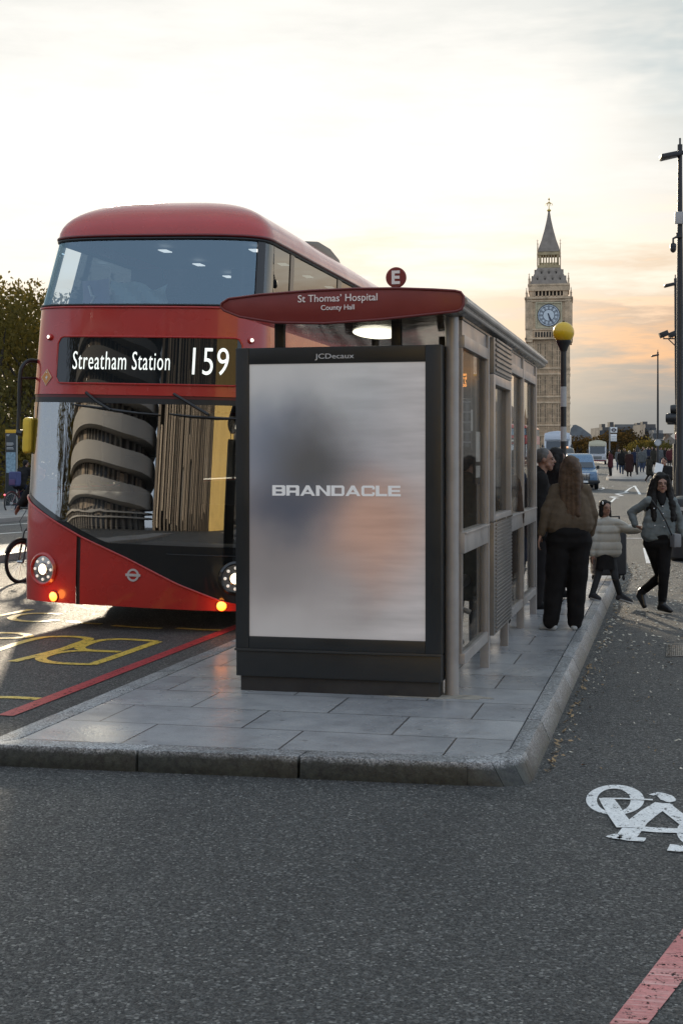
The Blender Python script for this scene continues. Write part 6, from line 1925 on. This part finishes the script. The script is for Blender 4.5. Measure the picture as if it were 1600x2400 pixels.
# ================================================================== BICYCLES
def bicycle(name, label, loc, rz, col, r=.33, carrier=True):
    t = thing(name, label, 'bicycle', loc, rz)
    for nm, y in (('front_wheel', .54), ('rear_wheel', -.54)):
        mb = MB(); mb.tube([(0, y + r * math.cos(2 * PI * k / 40), r + r * math.sin(2 * PI * k / 40)) for k in range(40)], .022, 8, closed=True)
        wv = mb.build('wheel', RUBBER, t)
        mb = MB(); mb.tube([(0, y + (r - .03) * math.cos(2 * PI * k / 40), r + (r - .03) * math.sin(2 * PI * k / 40)) for k in range(40)], .010, 6, closed=True)
        for k in range(18):
            a = 2 * PI * k / 18; mb.tube([(.02 if k % 2 else -.02, y, r), (0, y + (r - .03) * math.cos(a), r + (r - .03) * math.sin(a))], .0025, 4)
        mb.tube([(-.05, y, r), (.05, y, r)], .022, 10)
        mb.build('rim', STEEL, wv)
    mb = MB()
    mb.tube([(0, -.54, r), (0, -.10, .28), (0, -.22, .82)], .017, 8); mb.tube([(0, -.54, r), (0, -.20, .72)], .012, 8); mb.tube([(0, -.10, .28), (0, .36, .80)], .02, 8); mb.tube([(0, -.20, .66), (0, .36, .86)], .016, 8)
    for q in (-.045, .045): mb.tube([(q, .54, r), (q, .42, .70), (0, .38, .78)], .012, 8)
    mb.tube([(0, .40, .72), (0, .33, 1.02)], .016, 8)
    mb.build('frame', col, t)
    mb = MB(); mb.tube([(-.30, .22, 1.02), (-.2, .32, 1.04), (0, .34, 1.03), (.2, .32, 1.04), (.30, .22, 1.02)], .013, 8); mb.tube([(.06, .36, 1.0), (.05, .50, .86), (.04, .46, .70)], .005, 6); mb.build('handlebar', BLACK, t)
    mb = MB(); mb.ell((0, -.24, .86), (.075, .13, .035)); mb.build('saddle', BLACK, t)
    mb = MB(); mb.lathe([(.09, -.008), (.09, .008)], 20, (.03, -.10, .28), Matrix.Rotation(R(90), 4, 'Y'))
    for s in (-1, 1): mb.tube([(s * .05, -.10, .28), (s * .06, -.10 + s * .12, .28 - s * .11), (s * .13, -.10 + s * .12, .28 - s * .11)], .010, 6)
    mb.build('crankset', BLACK, t)
    mb = MB()
    for y in (.54, -.54): mb.tube([(0, y + (r + .035) * math.cos(R(a)), r + (r + .035) * math.sin(R(a))) for a in range(25, 156, 13)], .018, 6)
    mb.build('mudguard', col, t)
    if carrier:
        mb = MB(); mb.ell((0, -.86, .60), (.035, .02, .03)); mb.build('rear_lamp', lamp('rear_lamp_red', (1, .05, .06), 1.5), t)
    return t
RIDE = dict(pel=(0, -.20, .98), chest=(0, -.02, 1.25), neck=(0, .06, 1.42), head=(0, .13, 1.57), shR=(.17, .05, 1.37), elR=(.26, .16, 1.15), wrR=(.28, .24, 1.06), shL=(-.17, .05, 1.37), elL=(-.26, .16, 1.15), wrL=(-.28, .24, 1.06),
            hiR=(.09, -.20, .94), knR=(.11, .16, .72), anR=(.11, .02, .26), toR=(.11, .16, .22), hiL=(-.09, -.20, .94), knL=(-.11, .10, .56), anL=(-.11, -.20, .14), toL=(-.11, -.05, .08))
h1 = face(152); d1 = Vector((-math.sin(h1), math.cos(h1), 0))
rw = P(27, HORZ, 44); o1 = rw + d1 * .54; o1.z = 0
bicycle('hire_bicycle', 'hire bicycle with a red rear lamp ridden past the map pillar', o1, h1, M('hire_red', (.10, .016, .018), .4, coat=.3))
t = stander('cyclist in dark clothes riding the hire bicycle with a blue backpack', 800, 44, 152, C_BLK, C_NAVY, HAIR_DK, 'short', 1.0, RIDE, .90, z=0, vox=.018)
t.location = o1; t.rotation_euler = (0, 0, h1)
bp = thing('backpack', 'blue and purple backpack on the back of the far cyclist', 'backpack', o1, h1)
mb = MB(); mb.box(-.17, .17, -.50, -.26, .86, 1.32); mb.build('bag', M('backpack_blue', (.05, .06, .16), .7, var=.2), bp, bevel=.06, seg=3)
mb = MB(); mb.box(-.12, .12, -.54, -.50, .90, 1.08); mb.build('pocket', M('backpack_purple', (.09, .05, .13), .7), bp, bevel=.02)
h2 = face(-30); d2 = Vector((-math.sin(h2), math.cos(h2), 0))
fw = P(48, HORZ, 19.75); o2 = fw - d2 * .54; o2.z = 0
bicycle('bicycle', 'black bicycle whose front wheel shows beside the left corner of the bus', o2, h2, M('bike_black', (.02, .02, .021), .35, coat=.3), .29, False)
t = stander('cyclist in black with brown gloves mostly hidden behind the left corner of the bus', 800, 19.75, -30, C_BLK, C_TRO, HAIR_DK, 'short', 1.0, RIDE, .90, z=0)
t.location = o2; t.rotation_euler = (0, 0, h2)

# ================================================================== STREET FURNITURE
def lamp_post(label, px, d, py_top, arm_px, rad, z=0.12, tilt=0):
    v = at(px, d, z); H = CAMH + (HORZ - py_top) / FPX * d - v.z
    t = thing('lamp_post', label, 'lamp post', v, YAW)
    if tilt: t.rotation_euler = (0, R(tilt), YAW)
    mb = MB(); mb.lathe([(rad * 1.35, -.05), (rad * 1.35, 1.3), (rad, 1.5), (rad * .9, H * .6), (rad * .62, H - .3), (rad * .62, H)], 16); mb.build('pole', POLE_BLK, t)
    k = d / FPX; arm = arm_px * k
    mb = MB(); mb.prism([(-arm, H - .16), (-arm * .95, H - .20), (-arm * .30, H - .14), (.05, H - .10), (.05, H - .02), (-arm * .25, H - .03), (-arm, H - .09)], -.13, .13, 'y'); mb.build('lantern', POLE_BLK, t, bevel=.02)
    mb = MB(); mb.lathe([(.05, H), (.05, H + .12), (.02, H + .13), (.02, H + .25)], 10); mb.build('photocell', POLE_BLK, t)
    return t, H, k
t1, H1, k1 = lamp_post('tallest black lamp post at the right edge carrying a camera and a white box', 1593, 28.3, 352, 46, .075)
zz_ = lambda py: CAMH + (HORZ - py) * k1 - t1.location.z
mb = MB(); mb.box(-.13, .17, -.14, -.075, zz_(526), zz_(498)); mb.build('equipment_box', M('box_grey', (.42, .41, .40), .5), t1, bevel=.01)
cc = thing('security_camera', 'dome security camera hung from the tallest lamp post', 'security camera', tuple(P(1577, 582, 28.2)), YAW)
mb = MB(); mb.ell((0, 0, 0), (.062, .062, .085)); mb.lathe([(.068, .03), (.06, .09), (.03, .11)], 16); mb.build('dome', POLE_BLK, cc)
mb = MB(); mb.tube([(0, 0, .10), (0, 0, .20), (.08, 0, .24), (.15, .02, .26)], .022, 8); mb.lathe([(.07, -.05), (.07, .05)], 14, (.13, .02, .27)); mb.build('bracket', POLE_BLK, cc)
t2, H2, k2 = lamp_post('leaning black lamp post with a floodlight bracket behind the tallest one', 1589, 49, 660, 26, .075, .12, 0)
t2.rotation_euler = (0, R(-.75), YAW)
fl = thing('floodlights', 'pair of floodlights on a bracket of the leaning lamp post', 'floodlights', tuple(P(1566, 792, 48.9)), YAW)
mb = MB(); mb.box(-.19, .32, -.03, .03, -.04, 0); mb.tube([(0, 0, -.04), (.30, 0, -.33)], .02, 6); mb.build('bracket', POLE_BLK, fl, smooth=False)
for x in (-.16, .15):
    mb = MB(); mb.box(-.15, .15, -.12, .12, -.09, .10, Matrix.Translation((x, 0, .13)) @ Matrix.Rotation(R(-22), 4, 'Y')); mb.tube([(x, 0, 0), (x, 0, .06)], .02, 6); mb.build('floodlight', POLE_BLK, fl, bevel=.02)
lamp_post('slender far lamp post standing among the bridge crowd', 1541, 85, 829, 15, .07, .13)
c = P(1541, 1037, 84.8)
rs = thing('round_sign', 'small round sign on the far lamp post above the crowd', 'sign', tuple(c), YAW)
mb = MB(); mb.lathe([(.22, -.015), (.22, .015)], 24, M=Matrix.Rotation(R(90), 4, 'X')); mb.build('plate', M('sign_rim', (.25, .25, .25), .5), rs)
mb = MB(); mb.lathe([(.17, .015), (.17, .019)], 24, M=Matrix.Rotation(R(90), 4, 'X')); mb.build('face', M('sign_face_grey', (.45, .46, .46), .5), rs)
# traffic signal and speed sign
sg = thing('traffic_light', 'black traffic light seen from behind at the right edge', 'traffic light', at(1591, 33, .0), YAW)
k = 33 / FPX
zq = lambda py: CAMH + (HORZ - py) * k
xq = lambda px: (px - 1591) * k
mb = MB(); mb.lathe([(.075, 0), (.075, zq(935))], 16); mb.build('pole', POLE_BLK, sg)
mb = MB(); mb.box(xq(1581), xq(1602), -.10, .12, zq(1018), zq(948)); mb.build('signal_head', BLACK, sg, bevel=.03)
for i, (px_, py_) in enumerate(((1583, 959), (1572, 980))):
    mb = MB(); mb.lathe([(.10, -.12), (.115, .0), (.115, .14), (.09, .14)], 18, (xq(px_), -.02, zq(py_)), Matrix.Rotation(R(90), 4, 'Y') @ Matrix.Rotation(R(20), 4, 'X')); mb.build('hood', BLACK, sg)
mb = MB(); mb.box(xq(1563), xq(1583), -.08, .10, zq(995), zq(968)); mb.build('side_head', BLACK, sg, bevel=.04)
mb = MB(); mb.tube([(xq(1583), 0, zq(990)), (xq(1583), 0, zq(1290))], .022, 8); mb.box(xq(1577), xq(1606), -.05, .05, zq(1200), zq(1040)); mb.build('control_box', BLACK, sg, bevel=.02)
s20 = thing('speed_limit_sign', 'round white 20 speed limit sign at the right edge', 'sign', tuple(P(1596, 1022, 32.6)), YAW)
mb = MB(); mb.lathe([(.150, -.012), (.150, .012)], 32, M=Matrix.Rotation(R(90), 4, 'X')); mb.build('ring', M('sign_ring_dark', (.20, .03, .03), .5), s20)
mb = MB(); mb.lathe([(.122, .012), (.122, .0145)], 32, M=Matrix.Rotation(R(90), 4, 'X')); mb.build('plate', M('plate_grey', (.50, .50, .48), .5), s20)
me = fit_text('20', .155, .125, bold=.01); me.transform(Matrix.Translation((0, -.0155, 0)) @ STAND); link('number', me, BLACK, s20)
# far bus stop flag
fp = thing('bus_stop_flag', 'white bus stop flag with a roundel on a grey pole on the far island', 'bus stop', at(1428, 93, .13), YAW)
k = 93 / FPX; zb = fp.location.z
zq = lambda py: CAMH + (HORZ - py) * k - zb
mb = MB(); mb.lathe([(.045, 0), (.045, zq(1000))], 12); mb.build('pole', M('pole_grey', (.22, .22, .22), .5), fp)
mb = MB(); mb.box(.05, .50, -.02, .02, zq(1014), zq(1001)); fl_ = mb.build('flag', WHITEP, fp, bevel=.01)
Mr = Matrix.Translation((.275, -.022, zq(1007.5))) @ Matrix.Rotation(R(90), 4, 'X')
mb = MB(); mb.lathe([(.135, 0), (.135, .006), (.085, .006), (.085, 0)], 28, M=Mr, cap=False); mb.box(-.19, .19, -.033, .033, .0, .010, Mr); mb.build('roundel', M('roundel_dark', (.05, .03, .04), .5), fl_)
mb = MB(); mb.box(.06, .47, -.02, .02, zq(1034), zq(1017)); ti = mb.build('timetable', WHITEP, fp, bevel=.01)
mb = MB(); [mb.box(.11, .42, -.024, -.021, zq(1031 - 4 * i) - .01, zq(1031 - 4 * i) + .02) for i in range(3)]; mb.build('printed_lines', M('print_grey', (.35, .37, .38), .6), ti, smooth=False)
def bollard(px, d, H, label, col, rad=.07, cat='bollard', grp=None):
    t = thing('bollard', label, cat, at(px, d, .13), YAW, grp)
    mb = MB(); mb.lathe([(rad * 1.2, 0), (rad, .08), (rad, H - rad * 1.1), (rad * .75, H - rad * .3), (rad * .2, H)], 16); mb.build('post', col, t)
    mb = MB(); mb.lathe([(rad * 1.04, H * .68), (rad * 1.04, H * .82)], 16, cap=False); mb.build('band', BLACK, t)
    return t
BUFFP = M('bollard_buff', (.50, .42, .24), .5)
bollard(1541.5, 88, 1.0, 'pale bollard left of the man with the paper', BUFFP, .065, grp='pale bollards'); bollard(1552, 88, 1.0, 'pale bollard just above the man with the paper', BUFFP, .065, grp='pale bollards')
sp_ = thing('thin_post', 'thin black signpost on the far island in front of the crowd', 'post', at(1493, 96, .13), YAW)
mb = MB(); mb.lathe([(.07, 0), (.07, 1.0), (.05, 1.05), (.05, 1.95), (.02, 2.0)], 12); mb.build('shaft', POLE_BLK, sp_); mb = MB(); mb.box(-.12, .12, -.03, .03, 1.55, 1.85); mb.build('plate', BLACK, sp_, bevel=.01)
bn = thing('litter_bin', 'dark rounded litter bin at the right edge beside the striding woman', 'litter bin', at(1603, 24, .0), YAW)
mb = MB(); mb.lathe([(.22, 0), (.27, .06), (.28, .95), (.24, 1.05), (.10, 1.10)], 24); mb.build('drum', M('bin_dark', (.022, .024, .026), .45), bn)
mb = MB(); mb.lathe([(.285, .86), (.285, .92)], 24, cap=False); mb.build('collar', M('bin_band', (.4, .4, .4), .4), bn)
# map pillar across the road
mp = thing('map_pillar', 'tall wayfinding map pillar with a yellow top on the opposite pavement', 'map pillar', at(27, 48, .12), YAW + R(18))
k = 48 / FPX
zq = lambda py: CAMH + (HORZ - py) * k - .12
mb = MB(); mb.box(-.20, .15, -.06, .06, 0, zq(1015)); mb.build('panel', M('pillar_navy', (.018, .028, .034), .35), mp, bevel=.008)
mb = MB(); mb.box(-.205, .20, -.065, .065, zq(1015) + .002, zq(1007)); mb.build('yellow_cap', M('pillar_yellow', (.72, .42, .03), .5), mp, bevel=.006)
mb = MB(); mb.box(.152, .20, -.06, .06, 0, zq(1015)); mb.build('side_strip', M('pillar_strip', (.30, .31, .29), .4), mp, smooth=False)
mb = MB(); mb.box(-.185, .13, -.065, -.060, zq(1108), zq(1060)); mpl = mb.build('map_sheet', M('map_blue', (.22, .33, .40), .5, var=.35, vscale=14), mp, smooth=False)
mb = MB()
for i, (z, w_) in enumerate(((1018.5, .10), (1021, .08), (1038, .22), (1040.5, .24), (1043, .2), (1049, .22), (1052, .24))): mb.box(-.17, -.17 + w_, -.065, -.060, zq(z) - .01, zq(z) + .008)
mb.build('printed_lines', M('print_white', (.5, .52, .52), .6), mp, smooth=False)

# ================================================================== ACROSS THE JUNCTION (behind the viewer, seen mirrored in the glass)
CONC = M('pale_concrete', (.52, .50, .47), .7, var=.06, vscale=.2)
def banded(name, label, loc, r0, H, floors):
    t = thing(name, label, 'building', loc)
    mb = MB(); mb.lathe([(r0 - 1.2, 0), (r0 - 1.2, H)], 48); mb.build('window_drum', M('drum_glass', (.05, .05, .055), .12, var=.3, vscale=.3), t)
    mb = MB()
    z = 4.0; fh = (H - 4) / floors
    for i in range(floors):
        hb = fh * (.30 if i < 2 or i > floors - 5 else .55)
        mb.lathe([(r0 - 1.3, z), (r0, z), (r0, z + hb), (r0 - 1.3, z + hb)], 48, cap=False); z += fh
    mb.build('balcony_bands', CONC, t)
    mb = MB()
    for k in range(60):
        a = 2 * PI * k / 60; mb.box(-.12, .12, r0 - 1.25, r0 - 1.05, 0, H, Matrix.Rotation(a, 4, 'Z'))
    mb.build('window_mullions', LTB, t, smooth=False)
    mb = MB()
    rq = random.Random(3)
    for k in range(60):
        for i in range(floors):
            if rq.random() < .16: mb.box(-.6, .6, r0 - 1.18, r0 - 1.1, 4 + i * fh + fh * .58, 4 + i * fh + fh * .95, Matrix.Rotation(2 * PI * (k + .5) / 60, 4, 'Z'))
    mb.build('pale_blinds', M('blinds', (.55, .45, .36), .7), t, smooth=False)
    return t
def slatted(name, label, loc, rz, W, H, D):
    t = thing(name, label, 'building', loc, rz)
    mb = MB(); mb.box(-W / 2, W / 2, -D, 0, 0, H); mb.build('wall', M('slat_back', (.035, .03, .027), .3), t, smooth=False)
    rq = random.Random(9)
    for nm, col, pr in (('dark_fins', (.10, .075, .055), 1), ('pale_fins', (.46, .38, .30), 0)):
        mb = MB(); x = -W / 2 + (.4 if pr else .9)
        while x < W / 2 - .3:
            z0 = rq.uniform(0, H * .5) if not pr else 0
            mb.box(x, x + (.35 if pr else .22), 0, .9, z0, z0 + (H if pr else H * rq.uniform(.3, .6)) if pr else min(H, z0 + H * .5)); x += rq.uniform(.7, 1.3)
        mb.build(nm, M(nm + '_m', col, .5), t, smooth=False)
    return t
def gold_block(loc, rz, W, H, D):
    t = thing('golden_block', 'sunlit golden office front mirrored in the bus windscreen', 'building', loc, rz)
    mb = MB(); mb.box(-W / 2, W / 2, -D, 0, 0, H); mb.build('wall', M('golden_stone', (.80, .58, .20), .6, var=.15, vscale=.3), t, smooth=False)
    mb = MB(); x = -W / 2
    while x < W / 2: mb.box(x, x + .12, -.05, .15, 0, H); x += .9
    mb.build('fins', M('golden_fins', (.40, .28, .10), .6), t, smooth=False)
    return t
banded('round_hotel', 'round hotel tower with pale balcony bands mirrored in the bus windscreen', (-31.5, -36, 0), 8.5, 21, 11)
slatted('slatted_block', 'office block with vertical brown fins mirrored in the bus windscreen', (-10.5, -36, 0), R(0), 24, 20, 14)
gold_block((8, -31, 0), R(8), 20, 19.5, 10)
flat_b = thing('rear_terrace', 'grey terrace across the junction mirrored in the glass', 'building', (40, -40, 0))
mb = MB(); mb.box(-24, 24, -12, 0, 0, 16); mb.build('wall', GREYB, flat_b, smooth=False)
mb = MB(); [mb.box(-23 + i * 2.9, -21.6 + i * 2.9, -.1, .12, 1.5 + j * 3.4, 3.6 + j * 3.4) for i in range(16) for j in range(4)]; mb.build('window_rows', DKWIN, flat_b, smooth=False)
make_tree('plane_tree', 'dark plane tree across the junction mirrored in the bus windscreen', (-45, -33, 0), 19, 15, 5000, LEAFM, 77, .15, .6)
